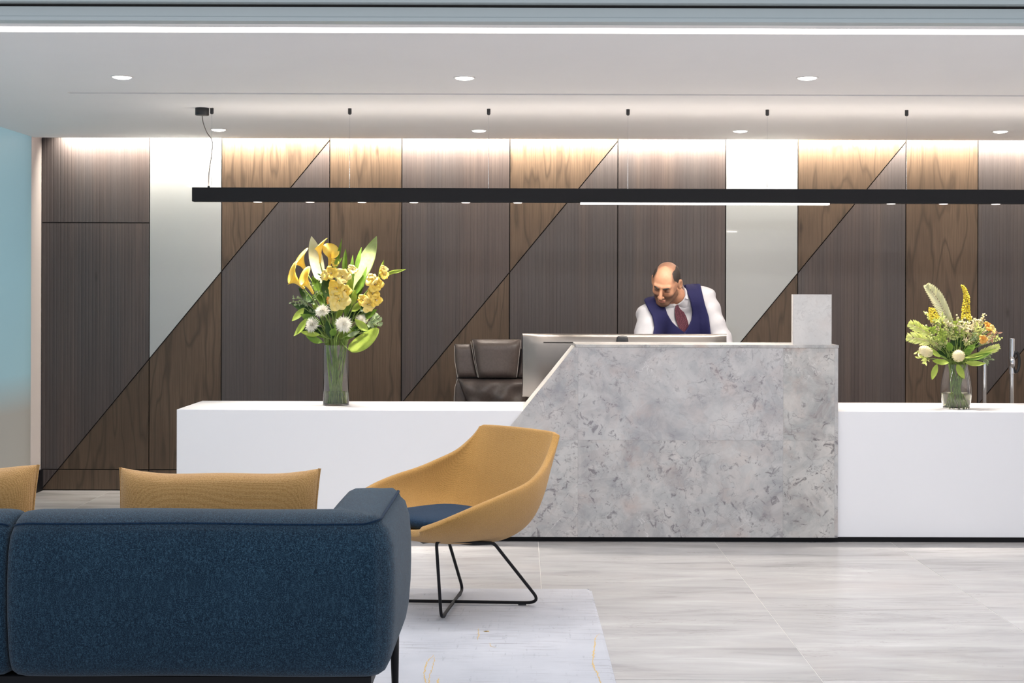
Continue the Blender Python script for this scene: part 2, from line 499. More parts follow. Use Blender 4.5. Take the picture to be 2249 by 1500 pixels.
# ---- floor: long stone slabs with pale joints
floor = MB().box(XL - 0.2, XR + 0.2, -6.9, WALL_Y + 0.3, -0.06, -0.0012)
floor_o = tag(obj('floor', floor, plain('pale_grout', srgb(206, 204, 202), 0.6)), 'pale grey stone slab floor with thin light joints', 'floor', kind='structure')
gx0 = P(1182, 1188, 8.02)[0]
rows = [(-6.85, -3.85), (-3.85, -0.85), (-0.85, 2.15), (2.15, 5.15), (5.15, 8.15), (8.15, WALL_Y + 0.2)]
k0 = math.floor((XL - gx0)) ; k1 = math.ceil(XR - gx0)
for k in range(k0, k1):
    for ya, yb in rows:
        xa, xb = max(gx0 + k, XL - 0.15), min(gx0 + k + 1, XR + 0.15)
        g = 0.0017
        t = obj('floor_tile', MB().box(xa + g, xb - g, ya + g, yb - g, -0.0012, 0.0), FLOORM, floor_o)

# ---- back wall: dark carcass with panels proud of black joints
def poly_clip(poly, a, b, c):
    """keep the part of polygon [(x,z)] where a*x + b*z + c >= 0"""
    out = []
    for i in range(len(poly)):
        p, q = poly[i], poly[(i + 1) % len(poly)]
        fp, fq = a * p[0] + b * p[1] + c, a * q[0] + b * q[1] + c
        if fp >= 0: out.append(p)
        if fp * fq < 0:
            t = fp / (fp - fq); out.append((p[0] + t * (q[0] - p[0]), p[1] + t * (q[1] - p[1])))
    return out

WALL_TOP = 2.74
wall = tag(obj('wall_back', MB().box(XL, XR, WALL_Y + 0.02, WALL_Y + 0.14, 0, WALL_TOP), BLACKSH),
           'back wall clad in fluted dark, oak and white glass panels cut by diagonals', 'wall', kind='structure')
GAP = 0.0035
def rib_mesh(poly, pitch=0.0255, depth=0.0013):
    """fluted face following a convex polygon: each rib a shallow raised strip"""
    xs = [p[0] for p in poly]; x0, x1 = min(xs), max(xs)
    n = max(2, round((x1 - x0) / pitch)); pw = (x1 - x0) / n
    prof = [(0.0, depth), (0.06, depth), (0.14, 0.0004), (0.3, 0.0), (0.76, 0.0), (0.92, 0.0004), (0.99, depth)]
    cols = []
    for i in range(n):
        for u, dy in prof: cols.append((x0 + (i + u) * pw, dy))
    cols.append((x1, depth))
    for p in poly[:]:                     # keep the true corners
        if x0 + 1e-6 < p[0] < x1 - 1e-6:
            u = ((p[0] - x0) / pw) % 1.0
            cols.append((p[0], float(np.interp(u, [q[0] for q in prof] + [1.0], [q[1] for q in prof] + [depth]))))
    cols.sort()
    lo, hi = [], []
    for x, dy in cols:
        zs = []
        for i in range(len(poly)):
            (xa, za), (xb, zb) = poly[i], poly[(i + 1) % len(poly)]
            if abs(xa - xb) < 1e-9:
                if abs(x - xa) < 1e-7: zs += [za, zb]
            elif min(xa, xb) - 1e-7 <= x <= max(xa, xb) + 1e-7:
                zs.append(za + (x - xa) / (xb - xa) * (zb - za))
        lo.append(min(zs)); hi.append(max(zs))
    m = MB(); nC = len(cols); back = WALL_Y + 0.021
    v = [(x, WALL_Y + dy, lo[i]) for i, (x, dy) in enumerate(cols)] + [(x, WALL_Y + dy, hi[i]) for i, (x, dy) in enumerate(cols)]
    f = [(i, i + 1, nC + i + 1, nC + i) for i in range(nC - 1)]
    b = len(v)
    v += [(x, back, lo[i]) for i, (x, dy) in enumerate(cols)] + [(x, back, hi[i]) for i, (x, dy) in enumerate(cols)]
    f += [(b + i, b + i + 1, i + 1, i) for i in range(nC - 1)]                     # lower edge
    f += [(nC + i, nC + i + 1, b + nC + i + 1, b + nC + i) for i in range(nC - 1)]  # upper edge
    f += [(0, nC, b + nC, b), (nC - 1, b + nC - 1, b + 2 * nC - 1, 2 * nC - 1)]
    return m.add(v, f)

def panel(kind, poly):
    if len(poly) < 3: return
    if kind == 'rib':
        obj('fluted_panel', rib_mesh(poly), RIB, wall)
    elif kind == 'oak':
        obj('oak_panel', MB().prism(poly, WALL_Y + 0.0005, WALL_Y + 0.021), OAK, wall)
    else:
        obj('glass_panel', MB().prism(poly, WALL_Y - 0.001, WALL_Y + 0.021), GLASSW, wall)

# panel edges on the wall, metres (from the photograph's joints)
W_, N_ = 0.7655, 0.5105
seq = [('rib', W_, 'oak'), ('glass', N_, 'oak'), ('oak', W_, 'rib'), ('oak', N_, 'oak'),
       ('rib', W_, 'oak'), ('oak', W_, 'rib'), ('rib', W_, 'oak'), ('glass', N_, 'oak'), ('oak', W_, 'rib'), ('oak', N_, 'oak'),
       ('rib', W_, 'oak'), ('oak', W_, 'rib')]
x = XL + 0.002
edges = [x]
for _, w, _k in seq:
    x += w; edges.append(x)
top_px = [(3, 721), (6, 1354), (9, 1988), (12, 2622)]     # each diagonal meets the cove at these joints
SL = 1.2185                                               # rise over run
ZTOPD = P(1144, 309, WALL_Y)[2]
diag_x = [edges[3], edges[6], edges[9], edges[12]]
zbase = 0.008
SK = P(200, 1031 - 0, WALL_Y)[2]                          # joint of the flush skirting
for i, (up, w, dn) in enumerate(seq):
    xa, xb = edges[i] + GAP, edges[i + 1] - GAP
    if i == len(seq) - 1: xb = XR
    rect = [(xa, zbase), (xb, zbase), (xb, WALL_TOP), (xa, WALL_TOP)]
    # the diagonal that crosses this panel: z = ZTOPD - SL*(dx - x)
    dx = None
    for d in diag_x:
        if d - (ZTOPD / SL) < xb - 0.01 and d > xa + 0.01: dx = d; break
    splits = [(SK, 'skirt')] if i in (0, 1) else []
    def place(kind, poly):
        if i == 0:
            door_top = P(200, 489, WALL_Y)[2]
            bands = [(-1, SK - GAP), (SK + GAP, door_top - GAP), (door_top + GAP, 9)]
        elif i in (1, 2, 3):
            bands = [(-1, SK - GAP), (SK + GAP, 9)]
        else:
            bands = [(-1, 9)]
        for z0, z1 in bands:
            q = poly_clip(poly_clip(poly, 0, 1, -z0), 0, -1, z1)
            if len(q) >= 3 and max(p[1] for p in q) - min(p[1] for p in q) > 0.004: panel(kind, q)
    if dx is None:
        place(up, rect)
    else:
        g = GAP * math.sqrt(1 + SL * SL)
        upper = poly_clip(rect, -SL, 1, -(ZTOPD - SL * dx) - g)
        lower = poly_clip(rect, SL, -1, (ZTOPD - SL * dx) - g)
        place(up, upper)
        if len(lower) >= 3: place(dn, lower)

# ---- left wall: white return by the cove, then teal back-painted glass
RET_Y = 9.80
wl = MB().box(XL - 0.012, XL, 4.9, RET_Y - 0.004, 0.0, 3.2); wl.m = [1, 1, 1, 0, 1, 1]
tag(obj('wall_left', wl, [TEAL, CLEAR]), 'teal glass wall turning taupe near the floor at the left edge', 'wall', kind='structure')
rt = tag(obj('trim_1', MB().box(XL - 0.12, XL + 0.0, RET_Y, WALL_Y + 0.14, 0.0, WALL_TOP), plain('return_paint', srgb(214, 206, 204), 0.85, spec=0.1)), 'narrow white wall return between teal glass and fluted panelling', 'trim', kind='structure')
tag(obj('baseboard_left', MB().box(XL, XL + 0.018, RET_Y - 0.03, WALL_Y - 0.002, 0.0, 0.15), BLACK), 'short black skirting at the foot of the white return', 'skirting', kind='structure')
tag(obj('wall_right', MB().box(XR, XR + 0.12, 4.9, WALL_Y + 0.14, 0, 3.2), WHITE_P), 'plain white wall closing the lobby beyond the desk', 'wall', kind='structure')

# ---- ceiling with a recessed slot and a recessed light line
CT = 0.075
slot_x = P(150, 206, 7.64)[0]
c = MB()
LY0, LY1 = 5.715, 5.845
c.box(XL, XR, 5.05, LY0, CEIL, CEIL + CT)
c.box(XL, XR, LY1, 7.615, CEIL, CEIL + CT)
c.box(XL, slot_x, 7.615, 7.665, CEIL, CEIL + CT)
c.box(XL, XR, 7.665, 9.852, CEIL, CEIL + CT)
c.box(XL, XR, LY0, LY1, CEIL + 0.03, CEIL + CT)
tag(obj('ceiling', c, CEILM), 'white plaster ceiling over the reception desk', 'ceiling', kind='structure')
tag(obj('trim_2', MB().box(XL, XR, 9.70, WALL_Y + 0.14, WALL_TOP, WALL_TOP + 0.05).box(XL, XR, 9.66, 9.70, CEIL + CT, WALL_TOP + 0.05), WHITE_P),
    'closed top of the lighting cove above the panelled wall', 'cove', kind='structure')
tag(obj('trim_3', MB().box(slot_x, XR, 7.60, 7.68, CEIL + CT, CEIL + CT + 0.02), BLACKSH), 'dark lining of the long ceiling slot', 'slot', kind='structure')
tag(obj('trim_4', MB().box(XL, XR, 4.93, 5.05, CEIL - 0.02, 3.2), plain('upper_fascia_paint', srgb(168, 174, 178), 0.7)), 'unseen plain fascia above the grey header rail', 'fascia', kind='structure')  # out of view, added to stop world light above the ceiling
hd = thing('trim_5', (0, 5.0, 2.37), 'grey-green metal header rail along the very top of the picture', 'header', kind='structure')
z0 = P(1144, 47.5, 4.985)[2]; z1 = P(1144, 17, 4.985)[2]
obj('rail', MB().box(XL, XR, 4.985, 5.046, z0, z1), HEADER, hd)
obj('lower_lip', MB().box(XL, XR, 4.981, 4.986, z0 - 0.001, z0 + 0.013), HEADER, hd)
obj('top_groove', MB().box(XL, XR, 4.996, 5.04, z1, z1 + 0.012), BLACKSH, hd)
obj('upper_rail', MB().box(XL, XR, 4.95, 5.046, z1 + 0.011, z1 + 0.16), HEADER, hd)

# ================================================================== CEILING LIGHTS
cl = thing('ceiling_line_light', (0.7, 5.78, CEIL), 'long white light line recessed across the front of the ceiling', 'light')
obj('diffuser', MB().box(XL + 0.01, XR - 0.01, LY0 + 0.004, LY1 - 0.004, CEIL + 0.004, CEIL + 0.02), EM_LINE, cl)
obj('frame', MB().box(XL, XR, LY0 - 0.001, LY0 + 0.004, CEIL - 0.001, CEIL + 0.03).box(XL, XR, LY1 - 0.004, LY1 + 0.001, CEIL - 0.001, CEIL + 0.03), WHITE_P, cl)

def downlight(px, py, label, power, first=[]):
    d = (CEIL - H) * F_PX / (VPY - (py - ROLL * (px - VPX)))
    X = P(px, py, d)[0]
    o = thing('downlight', (X, d, CEIL), label, 'light', 'round downlights in the ceiling')
    if not first:
        r = 0.049
        t = obj('trim_ring', MB().lathe([(r + 0.006, 0.0), (r + 0.005, -0.004), (r, -0.005), (r - 0.003, -0.002), (r - 0.003, 0.0)], (X, d, CEIL), 28), WHITE_P, o, True)
        l = obj('lens', MB().lathe([(0.0, -0.013), (r * 0.5, -0.012), (r * 0.85, -0.008), (r - 0.004, -0.003), (r - 0.004, 0.0)], (X, d, CEIL), 28), EM_DOWN, o, True)
        first.extend([t, l])
    else:
        for s in first:
            q = s.copy(); COL.objects.link(q); q.parent = o; q.location = (0, 0, 0)
    sp = spot_light('downlight_beam', (X, d, CEIL - 0.016), power, (1.0, 0.88, 0.76), 118, 0.9, 0.045)
front = [(268, 168, 'downlight at the left of the front ceiling row, above the slot end'), (1020, 170, 'downlight in the middle of the front ceiling row'), (1773, 170, 'downlight at the right of the front ceiling row')]
back = [(480, 284, 'downlight near the back wall beside the black pendant canopy'), (1052, 286, 'downlight near the back wall beside the third suspension wire'),
        (1626, 287, 'downlight near the back wall above the right white glass panel'), (2197, 288, 'downlight near the back wall at the far right')]
for px, py, lb in front: downlight(px, py, lb, 34)
for px, py, lb in back: downlight(px, py, lb, 30)

# ================================================================== LINEAR PENDANT
PY = 8.25
bx0 = P(424, 420, PY)[0]; bx1 = XR - 0.12
zb0 = P(1144, 444.3, PY - 0.03)[2]; zb1 = P(1144, 413.5, PY - 0.03)[2]
pend = thing('linear_pendant', ((bx0 + bx1) / 2, PY, zb0), 'long black linear pendant lamp hanging over the reception desk', 'lamp')
bar = obj('bar', MB().box(bx0, bx1, PY - 0.03, PY + 0.03, zb0, zb1), BLACK, pend); bevel(bar, 0.002, 1)
for px in (566, 681, 795, 909, 1023, 1137, 1957, 2072, 2187):
    X = P(px, 443, PY)[0]
    obj('spot_lens', MB().lathe([(0.0, -0.004), (0.024, -0.004), (0.026, -0.001), (0.026, 0.001)], (X, PY, zb0), 20), EM_SPOT, pend)
    spot_light('pendant_beam', (X, PY, zb0 - 0.012), 62, (1.0, 0.9, 0.78), 52, 0.8, 0.02)
sx0, sx1 = P(1275, 445, PY)[0], P(1820, 445, PY)[0]
obj('strip_diffuser', MB().box(sx0, sx1, PY - 0.024, PY + 0.024, zb0 - 0.009, zb0 + 0.001), EM_STRIP, pend)
area_light('pendant_strip_light', ((sx0 + sx1) / 2, PY, zb0 - 0.014), (0, 0, 0), sx1 - sx0, 0.045, 20, (1.0, 0.9, 0.78))
wire_x = [P(px, 330, PY)[0] for px in (465, 768, 1073, 1379, 1685, 1991, 2297, 2603)]
for X in wire_x:
    obj('wire_gripper', MB().lathe([(0.0, 0.0), (0.0105, 0.0), (0.0105, -0.030), (0.006, -0.036), (0.0, -0.036)], (X, PY, CEIL), 14), PLASTIC, pend, True)
    obj('suspension_wire', MB().tube([(X, PY, CEIL - 0.03), (X, PY, zb1)], 0.0011, 6), CHROME, pend)
X = P(444, 244, PY)[0]
obj('ceiling_canopy', MB().lathe([(0.0, 0.0), (0.040, 0.0), (0.040, -0.040), (0.037, -0.043), (0.0, -0.043)], (X, PY, CEIL), 32), PLASTIC, pend, True)
cab = catmull([P(*q, PY) for q in ((444, 250), (446, 268), (454, 290), (464, 305), (467, 318), (464, 345), (459, 380), (458.5, 412))], 40)
obj('power_cable', MB().tube(cab, 0.0028, 8), plain('grey_cable', srgb(120, 112, 108), 0.6), pend, True)
Xf = P(458.5, 412, PY)[0]
obj('cable_gland', MB().box(Xf - 0.006, Xf + 0.006, PY - 0.006, PY + 0.006, zb1, zb1 + 0.010), PLASTIC, pend)
for X in wire_x[1:]:
    obj('wire_stop', MB().lathe([(0.0, 0.006), (0.003, 0.005), (0.0035, 0.0)], (X, PY, zb1), 10), CHROME, pend, True)

# ================================================================== RECEPTION DESK
DY = 8.0
dx0 = P(388, 900, DY)[0]; dz = P(388, 899, DY)[2]; dback = 8.64; dz0 = P(1144, 1177.5, DY)[2]
sxr = P(1840, 900, DY)[0]
desk = thing('reception_desk', (0.9, 8.3, 0), 'long white reception desk with a raised grey marble counter in the middle', 'desk')
dl = obj('counter', MB().box(dx0, sxr - 0.2, DY, dback, dz0, dz), WHITE_SS, desk); bevel(dl, 0.003, 2)
dr = obj('counter', MB().box(sxr - 0.199, XR - 0.25, DY, dback, dz0, dz), WHITE_SS, desk); bevel(dr, 0.003, 2)
obj('plinth', MB().box(dx0 + 0.02, XR - 0.27, DY + 0.02, dback - 0.03, 0.0, dz0), BLACK, desk)
SY = DY - 0.022                                    # face of the marble
pt = lambda px, py: tuple(P(px, py, SY)[[0, 2]])
A, B, C_, D_ = pt(1266, 756), pt(1841, 756), pt(1839.5, 1181), pt(926, 1181)
ztop = A[1]
B = (B[0], ztop); C_ = (B[0], dz0); D_ = (D_[0], dz0)
th = 0.018                                         # slab thickness
dirv = np.array(A) - np.array(D_); dirv /= np.linalg.norm(dirv); nl = np.array([-dirv[1], dirv[0]])   # outward left
off = lambda p, k: (p[0] - nl[0] * k, p[1] - nl[1] * k)
# core behind the tiles
obj('core', MB().prism([(D_[0] + 0.03, dz0), (B[0] - 0.0196, dz0), (B[0] - 0.0196, ztop - th), (A[0] + 0.03, ztop - th)], SY + 0.02, SY + 0.37), MARBLE_L, desk)
# tiles on the front: three columns, two rows
zj = pt(1500, 967)[1]; xj1, xj2 = pt(1269.5, 900)[0], pt(1720, 960)[0]
on_line = lambda z: (D_[0] + (A[0] - D_[0]) * (z - D_[1]) / (A[1] - D_[1]), z)
full = [D_, (B[0] - 0.02, dz0), (B[0] - 0.02, ztop - th), on_line(ztop - th)]
g = 0.0002
for xa, xb in ((-9, xj1), (xj1, xj2), (xj2, 9)):
    for za, zb in ((-9, zj), (zj, 9)):
        q = poly_clip(poly_clip(poly_clip(poly_clip(full, 1, 0, -xa - g), -1, 0, xb - g), 0, 1, -za - g), 0, -1, zb - g)
        if len(q) >= 3:
            obj('tile', MB().prism(q, SY, SY + 0.0199), MARBLE, desk)
# coping slabs: top, raking edge, right edge
qa = on_line(ztop - th)
rk = obj('raking_slab', MB().prism([D_, (D_[0] + th * 1.6, dz0), (qa[0] + th * 1.6, ztop - th), qa], SY + 0.0199, SY + 0.38), MARBLE_L, desk)  # paler stone puts the warm light on this edge into its colour
tp = obj('top_slab', MB().box(A[0] - 0.006, B[0] + 0.003, SY - 0.003, SY + 0.385, ztop - th, ztop), MARBLE, desk); bevel(tp, 0.0015, 1)
rs = obj('side_slab', MB().box(B[0] - 0.0195, B[0], SY + 0.0, SY + 0.38, dz0, ztop - th), MARBLE, desk)

# small marble upright on the counter
u0 = P(1741.5, 755, SY + 0.012); u1 = P(1826.5, 755, SY + 0.012); uz = P(1784, 646.5, SY + 0.012)[2]
up = thing('marble_upright', ((u0[0] + u1[0]) / 2, SY + 0.035, ztop), 'small pale marble upright panel standing on the right end of the marble counter', 'panel')
ub = obj('front_slab', MB().box(u0[0] + 0.003, u1[0] - 0.003, SY + 0.012, SY + 0.026, ztop, uz - 0.003), MARBLE_L, up)
obj('side_slab', MB().box(u0[0], u0[0] + 0.012, SY + 0.014, SY + 0.058, ztop, uz - 0.003), MARBLE_L, up)
obj('side_slab', MB().box(u1[0] - 0.012, u1[0], SY + 0.014, SY + 0.058, ztop, uz - 0.003), MARBLE_L, up)
obj('back_slab', MB().box(u0[0] + 0.012, u1[0] - 0.012, SY + 0.046, SY + 0.058, ztop, uz - 0.003), MARBLE_L, up)
obj('top_slab', MB().box(u0[0], u1[0], SY + 0.012, SY + 0.058, uz - 0.003, uz), MARBLE_L, up)

# ================================================================== DESK EQUIPMENT
# ultrawide curved monitor, its back to the lobby
MYC = 8.42
mL, mR = P(1147, 800, MYC + 0.03)[0], P(1598, 800, MYC + 0.03)[0]
mz0, mz1 = P(1150, 873, MYC)[2], P(1300, 733.5, MYC)[2]
mxc = (mL + mR) / 2; hw = (mR - mL) / 2
mon = thing('monitor', (mxc, MYC + 0.08, dz), 'wide silver curved monitor seen from behind, left of and behind the marble counter', 'monitor')
def mon_grid(yoff, inset, nx=40):
    g = []
    for i in range(nx + 1):
        u = -1 + 2 * i / nx; x = mxc + u * (hw - inset)
        y = MYC + 0.05 * (u * u) + yoff
        g.append((x, y))
    return g
mb = MB(); rowsM = []
for (zz, yo, ins) in ((mz0, 0.028, 0.0), (mz0, 0.012, 0.0), (mz0 + 0.012, 0.002, 0.002), (mz0 + 0.07, -0.014, 0.004), (mz0 + 0.19, -0.020, 0.004), (mz1 - 0.065, -0.014, 0.004), (mz1 - 0.02, -0.001, 0.003), (mz1, 0.012, 0.0), (mz1, 0.028, 0.0)):
    gg = mon_grid(yo, ins); n = len(gg) - 1
    row = []
    for i, (x, y) in enumerate(gg):
        e = min(i, n - i) / 3.0
        yy = y if e >= 1 else max(y, MYC + 0.05 * ((x - mxc) / hw) ** 2 + yo + (1 - e) * (0.012 - min(yo, 0.012)))
        row.append((x, yy, zz))
    rowsM.append(row)
mb.grid(rowsM)
o = obj('back_shell', mb, SILVER, mon, True)
g = np.array([[(x, y, zz) for x, y in mon_grid(0.028, 0.0)] for zz in (mz0, mz1)])
obj('screen', MB().grid(g[:, ::-1]), SCREEN, mon)
vent = [(x, y - 0.014 - 0.0006) for x, y in mon_grid(0.0, 0.004)]
vz = P(1220, 752.3, MYC)[2]
sel = [q for q in vent if q[0] > P(1184, 752, MYC)[0] and q[0] < mR - 0.1]
obj('vent_slot', MB().grid([[(x, y - 0.001, vz - 0.0025) for x, y in sel], [(x, y - 0.001, vz + 0.0025) for x, y in sel]]), BLACKSH, mon)
kx, kz = P(1366.5, 737, MYC - 0.04)[0], P(1366.5, 736.5, MYC - 0.04)[2]
col = MB()
pr = [(0.036, dz + 0.012), (0.036, kz - 0.03), (0.034, kz - 0.014), (0.026, kz - 0.004), (0.0, kz)]
gcol = []
for r, zz in pr: gcol.append([(kx + r * math.cos(a), MYC - 0.048 + 0.45 * r * math.sin(a), zz) for a in np.linspace(0, 2 * math.pi, 20, endpoint=False)])
col.grid(gcol, closed_u=True)
obj('stand_column', col, PLASTIC, mon, True)
sb = obj('stand_base', MB().box(kx - 0.15, kx + 0.15, MYC - 0.055, MYC + 0.17, dz, dz + 0.012), PLASTIC, mon); bevel(sb, 0.004, 2)

# chrome posts behind the right-hand counter
def post(px, top, wpx, label, fitting):
    d = 9.45
    X = P(px, 840, d)[0]; zt = P(px, top, d)[2]; r = wpx / 2 * d / F_PX
    o = thing('chrome_post', (X, d, 0), label, 'post')
    obj('foot_plate', MB().lathe([(0.0, 0.012), (0.075, 0.010), (0.082, 0.0), (0.0, 0.0)], (X, d, 0), 32), CHROME, o, True)
    zs = zt - 0.24
    auto_smooth(obj('shaft', MB().lathe([(r * (0.75 if fitting else 1), 0.01), (r * (0.75 if fitting else 1), zs if fitting else zt - 0.002)] + ([(r, zs + 0.004), (r, zt - 0.002)] if fitting else []) + [(r - 0.002, zt), (0.0, zt)], (X, d, 0), 24), CHROME, o))
    if fitting:
        zc = P(px, 795, d)[2]; xc = X + 0.024
        ring = []
        for a in np.linspace(0, 2 * math.pi, 32, endpoint=False):
            ring.append((xc + 0.022 * math.cos(a), d - 0.012, zc + 0.066 * math.sin(a) * (1 - 0.0)))
        ring.append(ring[0])
        obj('oval_handle', MB().tube(ring, 0.010, 8, cap=False), PLASTIC, o, True)
        obj('clamp', MB().ell((X, d - 0.012, zc - 0.002), (0.020, 0.018, 0.045), 14, 10), CHROME, o, True)
post(2162, 792, 9.5, 'shorter plain chrome post behind the right vase', False)
post(2222, 743, 13.5, 'taller chrome post with a black oval handle at the far right', True)
# ================================================================== RUG
rug_x1 = 0.335
rx0, ry0, ry1 = -2.95, 3.6, 6.68
RT = 0.009
m = MB(); nseg = 24
right = [(rug_x1 + 0.012 * math.sin(2.6 * t + 0.4) - 0.01 * (t > 0.985), ry0 + (ry1 - ry0) * t) for t in np.linspace(0, 1, nseg)]
g = [[(rx0, y, RT) for x, y in right], [(x - 0.012, y, RT) for x, y in right], [(x, y, RT * 0.6) for x, y in right], [(x + 0.001, y, 0.0005) for x, y in right]]
m.grid(g)
m.add([(rx0, ry1, RT), (right[-1][0], ry1, RT), (right[-1][0], ry1 + 0.002, 0.0005), (rx0, ry1 + 0.002, 0.0005)], [(0, 1, 2, 3)])
m.add([(rx0, ry0, RT), (right[0][0], ry0, RT), (right[0][0], ry0 - 0.002, 0.0005), (rx0, ry0 - 0.002, 0.0005)], [(3, 2, 1, 0)])
m.add([(rx0, ry0, 0.0005), (right[0][0], ry0, 0.0005), (right[0][0], ry1, 0.0005), (rx0, ry1, 0.0005)], [(3, 2, 1, 0)])
rug = tag(obj('rug', m, RUGM), 'worn off-white rug with grey scratches and gold veins under the sofa and lounge chair', 'rug')
def floor_pt(px, py, z=RT):
    x, y = px - VPX, py - VPY
    yr = -x * _s + y * _c
    return P(px, py, (H - z) * F_PX / yr)
def vein(pts, w):
    pts = [floor_pt(*p) for p in pts]; pth = catmull(pts, len(pts) * 7); L = []; R_ = []
    for i, p in enumerate(pth):
        q = pth[min(i + 1, len(pth) - 1)] - pth[max(i - 1, 0)]; q = q[:2] / (np.linalg.norm(q[:2]) + 1e-9); n = np.array([-q[1], q[0], 0])
        ww = w * (0.35 + 0.9 * RNG.random()) * (0.3 + 0.7 * math.sin(math.pi * min(1, (i + 1) / len(pth))))
        j = np.array([RNG.uniform(-1, 1), RNG.uniform(-1, 1), 0]) * 0.003
        p = p + j
        L.append((p[0] + n[0] * ww, p[1] + n[1] * ww, RT + 0.0006)); R_.append((p[0] - n[0] * ww, p[1] - n[1] * ww, RT + 0.0006))
    obj('gold_vein', MB().grid([R_, L]), GOLD, rug)
vein([(1317, 1392), (1309, 1400), (1306, 1420), (1303, 1440), (1304, 1465), (1312, 1478), (1316, 1490), (1319, 1500), (1322, 1520)], 0.0034)
vein([(953, 1438), (940, 1452), (934, 1468), (932, 1485), (935, 1505), (930, 1530)], 0.0026)
vein([(956, 1443), (950, 1465), (944, 1485), (941, 1505), (938, 1525)], 0.0026)
vein([(965, 1488), (962, 1498), (966, 1515)], 0.003)
vein([(1064, 1386), (1068, 1387), (1072, 1385)], 0.011)
vein([(1050, 1380), (1051, 1395), (1049, 1406)], 0.002)
vein([(1076, 1412), (1079, 1420), (1090, 1422)], 0.002)

# ================================================================== SOFA (seen from behind)
YB, XRS = 4.20, -0.415                     # outer back line, outer right arm line
ARM_Y = 4.89
XSEAM = P(22, 1300, YB)[0] + 0.0
def sofa_shell(x_left):
    """upholstered back that turns the corner into the arm: sweep of one section"""
    r = 0.05
    path = []
    xs0 = x_left
    for x in (xs0, xs0 + 0.006, xs0 + 0.02, xs0 + 0.05): path.append(((x, YB), (0, -1)))
    for x in np.linspace(xs0 + 0.12, XRS - r, 14): path.append(((x, YB), (0, -1)))
    for a in np.linspace(-math.pi / 2, 0, 9)[1:-1]:
        path.append(((XRS - r + r * math.cos(a), YB + r + r * math.sin(a)), (math.cos(a), math.sin(a))))
    for y in np.linspace(YB + r, ARM_Y - 0.05, 8): path.append(((XRS, y), (1, 0)))
    for y in (ARM_Y - 0.02, ARM_Y - 0.006, ARM_Y): path.append(((XRS, y), (1, 0)))
    prof = [(-0.10, 0.262), (-0.03, 0.262), (-0.004, 0.265), (0.014, 0.275), (0.030, 0.30), (0.042, 0.35), (0.050, 0.43), (0.052, 0.50), (0.051, 0.58), (0.044, 0.65), (0.026, 0.698), (0.006, 0.713),
            (-0.002, 0.7185), (-0.010, 0.7225), (-0.022, 0.731), (-0.06, 0.744), (-0.10, 0.747), (-0.15, 0.742), (-0.172, 0.728), (-0.180, 0.70), (-0.180, 0.30)]
    g = []
    n = len(path)
    for i, ((px_, py_), (nx, ny)) in enumerate(path):
        row = []
        e = min(1.0, (px_ - x_left) / 0.05) if i < 8 else min(1.0, (ARM_Y - py_) / 0.05) if i > n - 6 else 1.0
        sh = 0.022 * (1 - math.sqrt(max(0, 1 - (1 - e) ** 2)))
        armf = 1.0
        for o, z in prof:
            oo = o - sh if o > -0.09 else o + sh * 0.6
            bul = 1.0 if nx < 0.5 else 0.8
            if o > 0: oo = o * bul - sh
            x = px_ + nx * oo; y = py_ + ny * oo
            if o < 0 or oo < 0:
                x = min(x, XRS + oo) if py_ < YB + 0.3 or nx > 0 else x
                y = max(y, YB - oo) if nx < 0.999 else y
                if nx > 0.999: y = max(y, YB - min(oo, 0))
            zz = z if z < 0.715 else z + nx * (0.010 if z < 0.735 and o > -0.16 else 0.0) - nx * max(0, z - 0.735) * 0.5
            zz = zz - sh * 0.8 * (1 if z > 0.5 else -1)
            wob = 0.0025 * math.sin(9 * x + 7 * y) * (1 if o > 0 else 0.6)
            row.append((x, y, zz + wob))
        g.append(row)
    m = MB().grid(g)
    g = np.array(g)
    for idx, fl in ((0, False), (-1, True)):     # close the two ends
        c = g[idx].mean(0); b = len(m.v); m.add(list(g[idx]) + [c], [])
        k = len(g[idx])
        for j in range(k):
            f = (b + j, b + (j + 1) % k, b + k)
            m.f.append(f if not fl else f[::-1]); m.m.append(0)
    seam = [(p[12][0], p[12][1], p[12][2] + 0.001) for p in g]
    return m, seam
def mirror(mb, x):
    q = MB(); q.v = [(2 * x - p[0], p[1], p[2]) for p in mb.v]; q.f = [f[::-1] for f in mb.f]; q.m = list(mb.m)
    return q
sofa = thing('sofa', (XSEAM, 4.6, RT), 'dark blue upholstered sofa seen from behind in the foreground', 'sofa')
shell, seam = sofa_shell(XSEAM + 0.002)
weld(obj('backrest', shell, BLUE, sofa, True, origin=(XSEAM, 4.6, 0.262)))
weld(obj('backrest', mirror(shell, XSEAM), BLUE, sofa, True, origin=(XSEAM, 4.6, 0.262)))
pip = MB().tube(seam[1:-1], 0.0042, 6)
obj('piping', pip, BLUED, sofa, True); obj('piping', mirror(pip, XSEAM), BLUED, sofa, True)
vt = MB().tube([(XRS - 0.004, ARM_Y - 0.012, 0.71), (XRS + 0.03, ARM_Y - 0.016, 0.64), (XRS + 0.046, ARM_Y - 0.02, 0.5), (XRS + 0.02, ARM_Y - 0.018, 0.33)], 0.003, 6)
